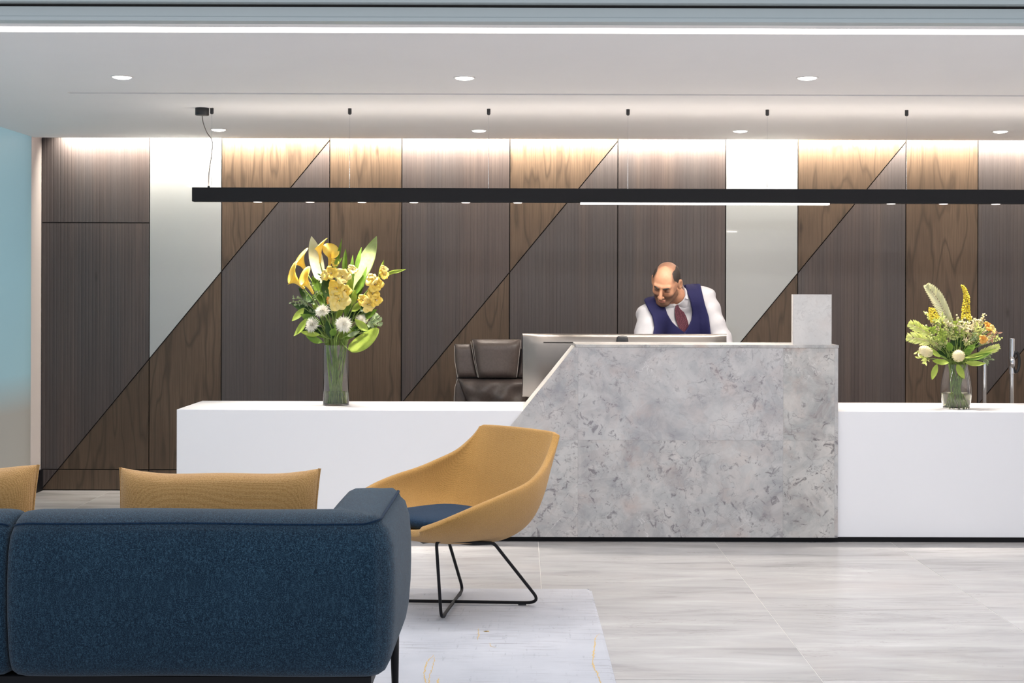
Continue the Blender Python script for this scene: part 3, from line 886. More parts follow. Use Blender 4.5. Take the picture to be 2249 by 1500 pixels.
def cushion_box(x0, x1, y0, y1, z0, z1, r=0.045):
    """soft seat block: rounded box with a crown"""
    m = MB(); g = []
    cx, cy, cz = (x0 + x1) / 2, (y0 + y1) / 2, (z0 + z1) / 2
    nu, nv = 36, 18
    for j in range(nv + 1):
        ph = -math.pi / 2 + math.pi * j / nv
        row = []
        for i in range(nu):
            th = 2 * math.pi * i / nu
            def sp(v, e): return math.copysign(abs(v) ** e, v)
            cxy = sp(math.cos(ph), 0.35)
            row.append((cx + (x1 - x0) / 2 * cxy * sp(math.cos(th), 0.22), cy + (y1 - y0) / 2 * cxy * sp(math.sin(th), 0.22), cz + (z1 - z0) / 2 * sp(math.sin(ph), 0.45)))
        g.append(row)
    return m.grid(g, closed_u=True)
for s in (0, 1):
    cb = cushion_box(XSEAM + 0.004, XRS - 0.185, YB + 0.185, ARM_Y + 0.06, 0.275, 0.435)
    obj('seat_cushion', cb if s == 0 else mirror(cb, XSEAM), BLUE, sofa, True)
fr = MB().box(2 * XSEAM - XRS + 0.03, XRS - 0.03, YB + 0.025, ARM_Y - 0.01, 0.222, 0.2615)
fr_o = obj('frame', fr, BLACK, sofa); bevel(fr_o, 0.004, 1)
legs = [(XRS - 0.012, ARM_Y - 0.09), (2 * XSEAM - XRS + 0.012, ARM_Y - 0.09), (XRS - 0.10, YB + 0.10), (2 * XSEAM - XRS + 0.10, YB + 0.10)]
for lx, ly in legs:
    obj('leg', MB().tube([(lx, ly, 0.28), (lx + (0.004 if lx > XSEAM else -0.004), ly, RT + 0.001)], [0.017, 0.010], 16), BLACK, sofa, True)

# ---- long mustard cushions on the seat
def scatter_cushion(name, cx, cy, cz, w, h, t, label, lean, yaw, seed):
    rr = random.Random(seed)
    o = thing(name, (cx, cy, cz - h / 2), label, 'cushion', 'mustard cushions on the sofa')
    N = 28; M_ = 18
    R = Matrix.Rotation(yaw, 3, 'Z') @ Matrix.Rotation(lean, 3, 'X')
    ph = [rr.uniform(0, 6) for _ in range(6)]
    def pt_(a, b, side):
        sx = w / 2 * a * (1 - 0.035 * (1 - b * b) * 1.0)
        sz = h / 2 * b * (1 - 0.09 * (1 - a * a) ** 1.0) + 0.004 * math.sin(5 * a + ph[0])
        th = t / 2 * (max(0, 1 - a ** 6) ** 0.55) * (max(0, 1 - b ** 6) ** 0.5) * (1 + 0.05 * math.sin(4 * a + ph[1]) + 0.05 * math.sin(5 * b + ph[2]))
        return np.array(R @ Vector((sx, side * th, sz))) + np.array((cx, cy, cz))
    A_ = [math.sin(math.pi / 2 * x) for x in np.linspace(-1, 1, N + 1)]; B_ = [math.sin(math.pi / 2 * x) for x in np.linspace(-1, 1, M_ + 1)]
    m = MB()
    m.grid([[pt_(a, b, -1) for a in A_] for b in B_]); m.grid([[pt_(a, b, 1) for a in A_] for b in B_], flip=True)
    weld(obj('cover', m, MUSTARD, o, True, origin=(cx, cy, cz)), 1e-4)
    for e in (-1, 1):
        rim = [pt_(e, b, 1) for b in B_]
        obj('seam', MB().tube(rim, [0.006] + [0.0045] * (len(rim) - 2) + [0.006], 6), MUSTARD, o, True, origin=(cx, cy, cz))
cyc = 4.57
xa, xb = P(258, 1080, cyc)[0], P(699, 1080, cyc)[0]
zt = P(300, 1029, cyc)[2]
scatter_cushion('scatter_cushion', (xa + xb) / 2, cyc, zt - 0.205, xb - xa, 0.41, 0.17, 'long mustard cushion whole in view on the blue sofa', -0.16, 0.0, 3)
xr = P(76, 1080, cyc)[0]
scatter_cushion('scatter_cushion', xr - 0.325, cyc, zt - 0.198, 0.65, 0.41, 0.17, 'mustard cushion cut off by the left edge of the picture', -0.16, 0.02, 5)

# ================================================================== LOUNGE CHAIR
CC = np.array([-0.27, 6.31]); CU = np.array([-0.73, -0.683]); CU /= np.linalg.norm(CU); CV = np.array([-CU[1], CU[0]])
lounge = thing('lounge_chair', (-0.28, 6.31, RT), 'mustard shell lounge chair on a thin black wire base', 'chair')
def cw(u, v, z): q = CC + CU * u + CV * v; return (q[0], q[1], z)
Ck = [(0.37, 0.405), (0.30, 0.375), (0.16, 0.348), (0.02, 0.332), (-0.11, 0.326), (-0.205, 0.362), (-0.262, 0.462), (-0.298, 0.58), (-0.326, 0.685), (-0.352, 0.790)]
Rk = [(0.385, 0.20, 0.432), (0.372, 0.275, 0.462), (0.315, 0.338, 0.500), (0.20, 0.366, 0.537), (0.07, 0.370, 0.567), (-0.06, 0.354, 0.593), (-0.155, 0.325, 0.626), (-0.235, 0.288, 0.664), (-0.300, 0.262, 0.722), (-0.346, 0.245, 0.785)]
NT, NW = 34, 28
Cc = catmull(Ck, NT); Rc = catmull(Rk, NT)
gi = []
for i in range(NT):
    row = []
    for j in range(NW + 1):
        w = -1 + 2 * j / NW; a = abs(w)
        fa = math.sin(a * math.pi / 2) ** 0.92; fb = 1 - math.cos(a * math.pi / 2) ** 0.95 if a < 1 else 1.0
        u = Cc[i][0] + (Rc[i][0] - Cc[i][0]) * fb; v = math.copysign(Rc[i][1] * fa, w); z = Cc[i][1] + (Rc[i][2] - Cc[i][1]) * fb
        row.append(cw(u, v, z))
    gi.append(row)
# round the two upper back corners a little
gi = np.array(gi)
for j, k in ((0, 1), (-1, -2)):
    k2 = 2 if j == 0 else -3
    c0, c1, c2_ = gi[-1][k2].copy(), gi[-1][j].copy(), gi[-3][j].copy()
    gi[-1][k] = 0.55 * gi[-1][k] + 0.30 * c0 + 0.15 * c2_
    gi[-1][j] = 0.25 * c0 + 0.40 * c1 + 0.35 * c2_
    gi[-2][j] = 0.55 * gi[-2][j] + 0.30 * c2_ + 0.15 * c0
sh = obj('shell', MB().grid(gi), MUSTARD2, lounge, True, origin=(-0.28, 6.31, 0.4))
so = sh.modifiers.new('thick', 'SOLIDIFY'); so.thickness = 0.034; so.offset = -1.0
subsurf(sh, 2)
# seat pad
pg = []
for j in range(15):
    ph_ = -math.pi / 2 + math.pi * j / 14; row = []
    for i in range(32):
        th_ = 2 * math.pi * i / 32
        sp = lambda v, e: math.copysign(abs(v) ** e, v)
        k = sp(math.cos(ph_), 0.5)
        uu = 0.085 + 0.225 * k * sp(math.cos(th_), 0.55); vv = 0.225 * k * sp(math.sin(th_), 0.55)
        row.append(cw(uu, vv, 0.412 + 0.035 * sp(math.sin(ph_), 0.7) + 0.10 * max(0, uu - 0.2) ** 1.5 + 0.10 * abs(vv) ** 2))
    pg.append(row)
obj('seat_pad', MB().grid(pg, closed_u=True, flip=True), BLUED, lounge, True, label='blue seat pad')
r_w = 0.0072; zf = RT + r_w + 0.0062
Nf, Rf, Ff, Lf = (-0.335, 6.005, zf), (0.095, 6.318, zf), (-0.267, 6.60, zf), (-0.70, 6.36, zf)
T1 = tuple(P(958, 1186, 5.97)); T2 = tuple(P(1085, 1193, 6.10)); T3 = tuple(P(985, 1196, 6.34)); T4 = (-0.53, 6.35, 0.345)
T3 = (T3[0], T3[1], 0.296)
loop = fillet([np.array(T1) * 0.5 + np.array(T2) * 0.5, T2, Rf, (0.5 * (Rf[0] + Lf[0]), 0.5 * (Rf[1] + Lf[1]), zf + 0.0), Lf, T4, T3, Ff, (-0.30, 6.30, zf + 0.0145), Nf, T1, np.array(T1) * 0.5 + np.array(T2) * 0.5], 0.075, 8)
# floor runs must stay straight: rebuild as separate fillets at the feet only
def fil(a, b, c, r): return fillet([a, b, c], r, 8)[1:-1]
mid12 = (np.array(T1) + np.array(T2)) / 2
def runs(*pts):
    out = [np.array(pts[0][0], float)]
    for i in range(1, len(pts) - 1):
        out += fil(pts[i - 1][0], pts[i][0], pts[i + 1][0], pts[i][1])
    out.append(np.array(pts[-1][0], float)); return out
Nf2 = (Nf[0], Nf[1], zf); Ff2 = (Ff[0], Ff[1], zf)
pth = runs((mid12, 0), (T2, 0.02), (Rf, 0.07), (Lf, 0.07), (T4, 0.02), (T3, 0.02), (Ff2, 0.06), (Nf2, 0.05), (T1, 0.03), (mid12, 0))
obj('wire_base', MB().tube(pth, r_w, 10), BLACK, lounge, True)
for a, b in ((Rf, Lf), (Nf, Ff)):
    a = np.array(a); b = np.array(b); d = (b - a) / np.linalg.norm(b - a)
    for q in (a + d * 0.085, b - d * 0.085):
        obj('glide', MB().tube([q - d * 0.018 - np.array((0, 0, 0.006)), q + d * 0.018 - np.array((0, 0, 0.006))], 0.0062, 8), PLASTIC, lounge, True)
# bearer plate under the shell
obj('bearer', MB().tube([np.array(T1) + (0, 0, -0.002), (np.array(T1) + np.array(T4)) / 2 + (0.02, 0, -0.035), np.array(T4)], 0.006, 8).tube(fillet([np.array(T2), (np.array(T2) + np.array(T3)) / 2 + (-0.01, 0, -0.012), np.array(T3)], 0.1), 0.006, 8), BLACK, lounge, True)

# ================================================================== OFFICE CHAIR behind the desk
OY = 9.22
oc = thing('office_chair', (-0.165, 9.0, 0), 'dark brown leather office chair with pale stitching behind the white desk', 'chair')
def opx(px, py, dy=0.0): return P(px, py, OY + dy)
OX = P(1090, 800, OY)[0]
def soft_panel(outline_l, outline_r, zs, front, back, bulge, ny=12, nx=18, wr=0.0, seed=1):
    """upholstered panel: for each height, left/right x; front face bulged toward the camera"""
    rr = random.Random(seed); ph = [rr.uniform(0, 6) for _ in range(8)]
    m = MB(); F = []; B_ = []
    for j in range(ny + 1):
        t = j / ny; z = np.interp(t, np.linspace(0, 1, len(zs)), zs); xl = np.interp(t, np.linspace(0, 1, len(outline_l)), outline_l); xr_ = np.interp(t, np.linspace(0, 1, len(outline_r)), outline_r)
        f = []; b = []
        for i in range(nx + 1):
            s = -1 + 2 * i / nx; e = max(0, 1 - s ** 6) ** 0.5 * max(0, 1 - (2 * t - 1) ** 6) ** 0.5
            x = xl + (xr_ - xl) * (s + 1) / 2
            w = wr * (math.sin(5 * s + 4 * t + ph[0]) + math.sin(9 * s - 7 * t + ph[1]) + 0.7 * math.sin(14 * t + 3 * s + ph[2]))
            f.append((x, OY + front - bulge * e + w * e, z)); b.append((x, OY + back, z))
        F.append(f); B_.append(b)
    m.grid(F); m.grid(B_, flip=True)
    ring = [F[0][i] for i in range(nx + 1)] + [F[j][nx] for j in range(1, ny + 1)] + [F[ny][i] for i in range(nx - 1, -1, -1)] + [F[j][0] for j in range(ny - 1, 0, -1)]
    rb = [B_[0][i] for i in range(nx + 1)] + [B_[j][nx] for j in range(1, ny + 1)] + [B_[ny][i] for i in range(nx - 1, -1, -1)] + [B_[j][0] for j in range(ny - 1, 0, -1)]
    m.grid([ring, rb], closed_u=True, flip=True)
    return m
X_ = lambda px: P(px, 800, OY)[0]
Z_ = lambda py: P(1090, py, OY)[2]
obj('head_panel', soft_panel([X_(1050), X_(1043), X_(1036)], [X_(1135), X_(1140), X_(1145)], [Z_(830), Z_(790), Z_(746)], 0.0, 0.10, 0.055), LEATHER, oc, True)
obj('wing', soft_panel([X_(1004), X_(998), X_(998)], [X_(1049), X_(1042), X_(1034)], [Z_(829), Z_(795), Z_(757)], 0.02, 0.10, 0.035), LEATHER, oc, True)
obj('wing', soft_panel([X_(1136), X_(1143), X_(1147)], [X_(1176), X_(1182), X_(1182)], [Z_(829), Z_(795), Z_(757)], 0.02, 0.10, 0.035), LEATHER, oc, True)
obj('lumbar_panel', soft_panel([X_(1020), X_(1024), X_(1004)], [X_(1160), X_(1156), X_(1176)], [0.50, 0.70, Z_(832)], 0.015, 0.10, 0.075, 18, 24, 0.009, 4), LEATHER, oc, True)
obj('wing', soft_panel([X_(996), X_(996), X_(1003)], [X_(1024), X_(1026), X_(1008)], [0.50, 0.72, Z_(833)], 0.025, 0.10, 0.03), LEATHER, oc, True)
obj('wing', soft_panel([X_(1156), X_(1154), X_(1172)], [X_(1184), X_(1184), X_(1177)], [0.50, 0.72, Z_(833)], 0.025, 0.10, 0.03), LEATHER, oc, True)
bs = obj('back_shell', MB().box(X_(1000), X_(1180), OY + 0.095, OY + 0.125, 0.46, Z_(765)), LEATHER, oc); bevel(bs, 0.012, 3)
for pts in ([(1038, 748), (1044, 790), (1051, 829)], [(1034, 750), (1041, 790), (1049, 828)], [(1144, 748), (1139, 790), (1135, 828)], [(998, 759), (999, 795), (1005, 829)], [(1005, 832), (999, 850), (997, 885)]):
    obj('stitching', MB().tube([P(a, b, OY - 0.012) for a, b in pts], 0.0018, 6), STITCH, oc)
sc_ = cushion_box(OX - 0.27, OX + 0.27, OY - 0.48, OY + 0.05, 0.40, 0.53)
obj('seat', sc_, LEATHER, oc, True)
for s in (-1, 1):
    ax = OX + s * 0.29
    obj('armrest', MB().tube(fillet([(ax, OY + 0.09, 0.62), (ax, OY - 0.02, 0.665), (ax, OY - 0.32, 0.66), (ax, OY - 0.36, 0.45), (ax - s * 0.06, OY - 0.30, 0.43)], 0.06), 0.022, 10), LEATHER, oc, True)
obj('gas_lift', MB().lathe([(0.0, 0.41), (0.028, 0.41), (0.028, 0.22), (0.04, 0.21), (0.04, 0.07), (0.0, 0.07)], (OX, OY - 0.2, 0), 20), CHROME, oc, True)
for k in range(5):
    a = 2 * math.pi * k / 5 + 0.3; q = (OX + 0.30 * math.cos(a), OY - 0.2 + 0.30 * math.sin(a))
    leg = obj('base_arm', MB().tube([(OX, OY - 0.2, 0.12), (q[0], q[1], 0.075)], [0.03, 0.018], 10), BLACK, oc, True)
    obj('caster', MB().ell((q[0], q[1], 0.03), (0.025, 0.025, 0.03), 12, 8), PLASTIC, leg, True)
# ================================================================== THE MAN AT THE DESK
def surface_nets(fn, lo, hi, h):
    lo = np.array(lo, float); hi = np.array(hi, float)
    n = np.ceil((hi - lo) / h).astype(int) + 1
    ax = [lo[i] + h * np.arange(n[i]) for i in range(3)]
    G = np.stack(np.meshgrid(*ax, indexing='ij'), -1).reshape(-1, 3)
    val = np.empty(len(G))
    for a in range(0, len(G), 200000): val[a:a + 200000] = fn(G[a:a + 200000])
    val = val.reshape(n)
    nc = n - 1
    def corner(i, j, k): return val[i:i + nc[0], j:j + nc[1], k:k + nc[2]]
    ins = np.zeros(nc, int)
    for i in (0, 1):
        for j in (0, 1):
            for k in (0, 1): ins += (corner(i, j, k) < 0)
    act = (ins > 0) & (ins < 8)
    acc = np.zeros((*nc, 3)); cnt = np.zeros(nc)
    for a in range(3):
        o1, o2 = [x for x in range(3) if x != a]
        for b in (0, 1):
            for c in (0, 1):
                s = [0, 0, 0]; s[o1] = b; s[o2] = c
                e = list(s); e[a] = 1
                v0 = corner(*s); v1 = corner(*e)
                cr = (v0 < 0) != (v1 < 0)
                t = np.where(cr, v0 / np.where(cr, v0 - v1, 1), 0)
                p = np.zeros((*nc, 3)); p[..., o1] = b; p[..., o2] = c; p[..., a] = t
                acc += p * cr[..., None]; cnt += cr
    idx = -np.ones(nc, int); ii = np.argwhere(act); idx[act] = np.arange(len(ii))
    V = lo + h * (ii + acc[act] / cnt[act][:, None])
    F = []
    for a in range(3):
        o1, o2 = [(1, 2), (2, 0), (0, 1)][a]
        s0 = [slice(1, nc[x]) if x != a else slice(0, nc[x]) for x in range(3)]
        e0 = [slice(1, nc[x]) if x != a else slice(1, nc[x] + 1) for x in range(3)]
        v0 = val[tuple(s0)]; v1 = val[tuple(e0)]
        for sign in (0, 1):
            q = np.argwhere((v0 < 0) & (v1 >= 0)) if sign == 0 else np.argwhere((v0 >= 0) & (v1 < 0))
            if not len(q): continue
            base = q.copy(); base[:, o1] += 1; base[:, o2] += 1
            def cell(d1, d2):
                c = base.copy(); c[:, o1] -= d1; c[:, o2] -= d2
                return idx[c[:, 0], c[:, 1], c[:, 2]]
            quad = np.stack([cell(1, 1), cell(0, 1), cell(0, 0), cell(1, 0)], 1)
            F.append(quad if sign == 0 else quad[:, ::-1])
    return V, np.concatenate(F)

def smin(a, b, k):
    h = np.clip(0.5 + 0.5 * (b - a) / k, 0, 1)
    return b + (a - b) * h - k * h * (1 - h)
def smax(a, b, k): return -smin(-a, -b, k)
def cap(p, a, b, ra, rb):
    a = np.array(a, float); b = np.array(b, float); ab = b - a
    t = np.clip((p - a) @ ab / (ab @ ab), 0, 1)
    return np.linalg.norm(p - (a + t[:, None] * ab), axis=1) - (ra + t * (rb - ra))
def ellip(p, c, r):
    q = (p - np.array(c)) / np.array(r); k = np.linalg.norm(q, axis=1)
    k2 = np.linalg.norm(q / np.array(r), axis=1) + 1e-9
    return k * (k - 1) / k2
def sphere(p, c, r): return np.linalg.norm(p - np.array(c), axis=1) - r
def poly2d(q, poly):
    """signed distance to a polygon (negative inside), pixels"""
    v = np.array(poly, float); d = np.full(len(q), 1e18); s = np.ones(len(q)); n = len(v); j = n - 1
    for i in range(n):
        e = v[j] - v[i]; w = q - v[i]
        b = w - e * np.clip((w @ e) / (e @ e), 0, 1)[:, None]
        d = np.minimum(d, (b * b).sum(1))
        c1 = q[:, 1] >= v[i][1]; c2 = q[:, 1] < v[j][1]; c3 = e[0] * w[:, 1] > e[1] * w[:, 0]
        s = np.where((c1 & c2 & c3) | (~c1 & ~c2 & ~c3), -s, s); j = i
    return s * np.sqrt(d)

# skeleton (metres): leaning over the desk, left hand propped on it
PEL = np.array((1.03, 9.27, 0.93)); WAI = np.array((1.03, 9.16, 1.07)); CHE = np.array((1.015, 9.05, 1.20))
NEC = np.array(P(1500, 655, 8.97)); HEAD = np.array(P(1463, 620, 8.80))
SA = np.array(P(1428, 694, 8.90)); EA = np.array(P(1412, 775, 8.80)); WA = np.array((0.80, 8.60, 0.815))     # his right arm (picture left)
SB = np.array(P(1545, 657, 9.03)); EB = np.array(P(1583, 752, 8.97)); WB = np.array((1.315, 8.70, 0.835))    # his left arm
side = (SB - SA) / np.linalg.norm(SB - SA)
spine = (NEC - PEL) / np.linalg.norm(NEC - PEL)
front = np.cross(spine, side); front /= np.linalg.norm(front)
if front[1] > 0: front = -front
def torso(p):
    w = np.array((1.0, 0, 0.0))
    d = cap(p, PEL - w * 0.075, WAI - w * 0.07, 0.125, 0.118)
    d = smin(d, cap(p, PEL + w * 0.075, WAI + w * 0.07, 0.125, 0.118), 0.05)
    d = smin(d, cap(p, WAI - w * 0.07, CHE - side * 0.085, 0.118, 0.112), 0.05)
    d = smin(d, cap(p, WAI + w * 0.07, CHE + side * 0.085, 0.118, 0.112), 0.05)
    d = smin(d, sphere(p, WAI + front * 0.035 - (0, 0, 0.03), 0.12), 0.06)
    up = NEC - spine * 0.075
    d = smin(d, cap(p, CHE - side * 0.08, SA + side * 0.05, 0.108, 0.066), 0.06)
    d = smin(d, cap(p, CHE + side * 0.08, SB - side * 0.05, 0.108, 0.066), 0.06)
    d = smin(d, cap(p, SA + side * 0.04, NEC - side * 0.02 - spine * 0.02, 0.062, 0.055), 0.05)
    d = smin(d, cap(p, SB - side * 0.04, NEC + side * 0.02 - spine * 0.02, 0.062, 0.055), 0.05)
    return d
HANDS = []
def arms(p):
    d = smin(cap(p, SA, EA, 0.064, 0.050), cap(p, EA, WA, 0.047, 0.029), 0.03)
    e = smin(cap(p, SB, EB, 0.066, 0.050), cap(p, EB, WB, 0.047, 0.029), 0.03)
    return np.minimum(d, e)
def hand_caps(wr, fwd, lat, down, sgn):
    """palm and five bent fingers resting on the desk"""
    wr = np.array(wr); out = []
    palm0 = wr + fwd * 0.015; palm1 = wr + fwd * 0.075 + down * 0.018
    for k in (-1.0, -0.33, 0.33, 1.0): out.append((palm0 + lat * k * 0.016, palm1 + lat * k * 0.027, 0.017, 0.0125))
    for k, L in ((-1.0, 0.060), (-0.33, 0.074), (0.33, 0.080), (1.0, 0.070)):
        a = palm1 + lat * k * 0.027; b = a + fwd * L * 0.48 + down * 0.012 + lat * k * 0.004; c = b + fwd * L * 0.34 + down * 0.014; e = c + fwd * L * 0.24 + down * 0.010
        out += [(a, b, 0.0098, 0.0088), (b, c, 0.0088, 0.0080), (c, e, 0.0080, 0.0068)]
    t0 = wr + fwd * 0.025 + lat * sgn * 0.026; t1 = t0 + fwd * 0.035 + lat * sgn * 0.026 + down * 0.016; t2 = t1 + fwd * 0.030 + lat * sgn * 0.006 + down * 0.012
    out += [(t0, t1, 0.0135, 0.0105), (t1, t2, 0.0105, 0.0082)]
    return out
fA = np.array((0.25, -0.95, 0)); fA /= np.linalg.norm(fA); lA = np.array((0.95, 0.25, 0)); lA /= np.linalg.norm(lA)
fB = np.array((-0.12, -0.99, 0)); fB /= np.linalg.norm(fB); lB = np.array((0.99, -0.12, 0)); lB /= np.linalg.norm(lB)
WA[2] = dz + 0.052; WB[2] = dz + 0.052
HC = hand_caps(WA, fA, lA, np.array((0, 0, -1.0)), 1) + hand_caps(WB, fB, lB, np.array((0, 0, -1.0)), -1)
def hands(p):
    d = None
    for a, b, ra, rb in HC:
        e = cap(p, a, b, ra, rb); d = e if d is None else smin(d, e, 0.006)
    return smin(d, np.minimum(cap(p, WA - fA * 0.02, WA + fA * 0.03, 0.027, 0.022), cap(p, WB - fB * 0.02, WB + fB * 0.03, 0.027, 0.022)), 0.012)
LEGS = [(-0.095, 0.0), (0.095, 0.06)]
def legs_f(p, ex=0.0):
    d = None
    for sx, dy in LEGS:
        hp = PEL + (sx, 0, -0.02); kn = np.array((PEL[0] + sx * 1.15, 9.33 + dy, 0.50)); an = np.array((PEL[0] + sx * 1.25, 9.42 + dy, 0.09))
        e = smin(cap(p, hp, kn, 0.094, 0.062), cap(p, kn, an, 0.060, 0.042), 0.03)
        d = e if d is None else smin(d, e, 0.03)
    return d
def feet(p):
    d = None
    for sx, dy in LEGS:
        an = np.array((PEL[0] + sx * 1.25, 9.42 + dy, 0.07)); e = smin(cap(p, an, an + (0, 0.03, -0.025), 0.045, 0.042), cap(p, an + (0, -0.02, -0.03), an + (sx * 0.2, -0.16, -0.038), 0.042, 0.032), 0.02)
        e = smax(e, 0.004 - p[:, 2], 0.004)
        d = e if d is None else np.minimum(d, e)
    return d
# head frame: turned to the picture's left and bowed
yaw, pitch, roll = math.radians(-20), math.radians(34), math.radians(9)
Rh = Matrix.Rotation(yaw, 3, 'Z') @ Matrix.Rotation(roll, 3, 'Y') @ Matrix.Rotation(pitch, 3, 'X')
Rh = np.array(Rh)            # columns: local x (picture right), local y (back), local z (up)
HS = 1.06
def hl(p): return ((p - HEAD) @ Rh) / HS
def hw_(q): return HEAD + HS * (Rh @ np.array(q, float))
def head_local(q):
    x = np.abs(q[:, 0]); s = np.stack([x, q[:, 1], q[:, 2]], 1)
    d = ellip(s, (0, 0.012, 0.028), (0.0765, 0.096, 0.088))
    d = smin(d, ellip(s, (0, -0.028, 0.0), (0.066, 0.062, 0.075)), 0.03)
    d = smin(d, ellip(s, (0, -0.040, -0.060), (0.054, 0.046, 0.052)), 0.03)
    d = smin(d, sphere(s, (0, -0.078, -0.098), 0.023), 0.025)                        # chin
    d = smin(d, cap(s, (0.052, -0.005, -0.068), (0.022, -0.070, -0.098), 0.022, 0.018), 0.02)   # jaw line
    d = smin(d, cap(s, (0.0, -0.093, 0.024), (0.040, -0.080, 0.024), 0.011, 0.010), 0.014)      # brow
    d = smin(d, ellip(s, (0.040, -0.066, -0.026), (0.018, 0.014, 0.018)), 0.025)       # cheek
    d = smax(d, -ellip(s, (0.031, -0.100, 0.002), (0.019, 0.016, 0.013)), 0.012)      # socket
    d = smin(d, ellip(s, (0.031, -0.080, 0.000), (0.0155, 0.0135, 0.0115)), 0.004)    # closed lid over the eye
    d = smin(d, cap(s, (0, -0.098, 0.008), (0, -0.120, -0.036), 0.0085, 0.0125), 0.009)         # nose bridge
    d = smin(d, sphere(s, (0.012, -0.106, -0.040), 0.0095), 0.006)                    # nostril wing
    d = smin(d, ellip(s, (0.0, -0.094, -0.066), (0.023, 0.011, 0.0055)), 0.006)       # lips
    d = smin(d, ellip(s, (0.0, -0.093, -0.076), (0.019, 0.011, 0.0060)), 0.005)
    # ears
    ca, sa_ = math.cos(0.35), math.sin(0.35)
    e = s - np.array((0.0835, 0.008, -0.004)); er = np.stack([e[:, 0] * ca - e[:, 1] * sa_, e[:, 0] * sa_ + e[:, 1] * ca, e[:, 2]], 1)
    ear = smax(ellip(er, (0, 0, 0), (0.0095, 0.021, 0.035)), -ellip(er, (0.0075, -0.003, 0.003), (0.005, 0.011, 0.020)), 0.004)
    d = smin(d, ear, 0.006)
    return d
NB = hw_((0, 0.030, -0.055)); NB2 = NEC - spine * 0.03
def neck(p): return cap(p, NB2, NB, 0.062, 0.056)
def head(p): return smin(head_local(hl(p)) * HS, neck(p), 0.02)
def body_all(p):
    return smin(smin(torso(p), arms(p), 0.03), legs_f(p), 0.04)

man = thing('person', (1.03, 9.35, 0), 'balding man in navy waistcoat, white shirt and patterned tie bending over the desk', 'person')
def skin_mat():
    M = Mat('skin'); M.set(Roughness=0.5, Specular_IOR_Level=0.4)
    M.b.inputs['Subsurface Weight'].default_value = 0.08; M.b.inputs['Subsurface Radius'].default_value = (0.012, 0.005, 0.003)
    at = M.node('ShaderNodeAttribute', attribute_name='hair_and_shade'); n = M.noise(M.coords(), 30, 3); fine = M.noise(M.coords(), 900, 2)
    c = M.ramp(n, [(0.3, srgb(178, 128, 100)), (0.7, srgb(192, 142, 114))])
    f = M.math('MULTIPLY', at.outputs['Fac'], M.ramp(fine, [(0.3, (0.85,) * 3), (0.7, (1,) * 3)]))
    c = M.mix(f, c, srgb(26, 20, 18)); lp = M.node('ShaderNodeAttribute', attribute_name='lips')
    M.color(M.mix(lp.outputs['Fac'], c, srgb(166, 104, 92)))
    return M.m
SKIN = skin_mat(); HAIR = mottled('dark_hair', srgb(30, 24, 22), srgb(46, 37, 33), 300, 0.6)
# one skin: head at fine pitch, the rest coarser, meeting inside the collar
cut = NEC + (NB - NEC) * 0.15; cn = (NB - NB2) / np.linalg.norm(NB - NB2)
hv, hf = surface_nets(lambda p: smax(head(p), -((p - cut) @ cn) - 0.03, 0.002), HEAD - 0.19, HEAD + 0.19, 0.0034)
bv, bf = surface_nets(lambda p: smin(body_all(p), smax(neck(p), (p - cut) @ cn - 0.0, 0.005), 0.03), (0.62, 8.66, 0.02), (1.5, 9.68, 1.46), 0.012)
wv, wf = surface_nets(hands, (0.70, 8.42, dz - 0.005), (1.42, 8.78, dz + 0.09), 0.0036)
V = np.concatenate([hv, bv, wv]); F = np.concatenate([hf, bf + len(hv), wf + len(hv) + len(bv)])
# shaven shadow on jaw, lip and scalp; painted shade in the eye sockets
q = hl(hv); y_, z_, x_ = q[:, 1], q[:, 2], np.abs(q[:, 0])
def sst(a, b, x): t = np.clip((x - a) / (b - a), 0, 1); return t * t * (3 - 2 * t)
beard = sst(-0.022, -0.050, z_) * sst(0.03, -0.01, y_) * 0.78 + sst(-0.05, -0.02, y_) * 0
beard = np.maximum(beard, 0.85 * sst(0.014, 0.006, np.abs(z_ + 0.054)) * sst(0.035, 0.022, x_) * (y_ < -0.06))
lips = sst(0.010, 0.005, np.abs(z_ + 0.070)) * sst(0.024, 0.017, x_) * (y_ < -0.085)
fr_ang = np.arctan2(x_, -y_)                     # 0 at the face, pi at the back
scalp = sst(0.055, 0.08, z_) * sst(0.7, 1.7, fr_ang) * 0.55
sides = sst(0.85, 1.10, fr_ang + (z_ - 0.05) * -3.0) * sst(-0.03, 0.0, z_) * 0.5
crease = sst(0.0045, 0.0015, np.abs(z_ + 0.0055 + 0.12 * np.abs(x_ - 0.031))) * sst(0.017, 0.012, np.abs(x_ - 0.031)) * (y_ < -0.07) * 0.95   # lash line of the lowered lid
hair_shade_a = np.zeros(len(V)); fringe = 0.7 * sst(0.034, 0.056, x_) * sst(0.02, 0.05, z_) * sst(0.55, 0.95, fr_ang)
socket = 0.74 * sst(1.0, 0.35, np.sqrt(((x_ - 0.031) / 0.022) ** 2 + ((z_ - 0.004) / 0.016) ** 2)) * (y_ < -0.05)  # shade of the eye hollows painted as darker skin
hair_shade_a[:len(hv)] = np.clip(np.maximum.reduce([fringe, socket, beard * (1 - lips), scalp, sides * 0.6, crease]), 0, 0.95)
lips_a = np.zeros(len(V)); lips_a[:len(hv)] = lips * 0.8
bo = obj('body', (V, F), SKIN, man, True)
for nm, arr in (('hair_and_shade', hair_shade_a), ('lips', lips_a)):
    if len(bo.data.vertices) == len(arr):
        at = bo.data.attributes.new(nm, 'FLOAT', 'POINT'); at.data.foreach_set('value', arr.astype(np.float32))
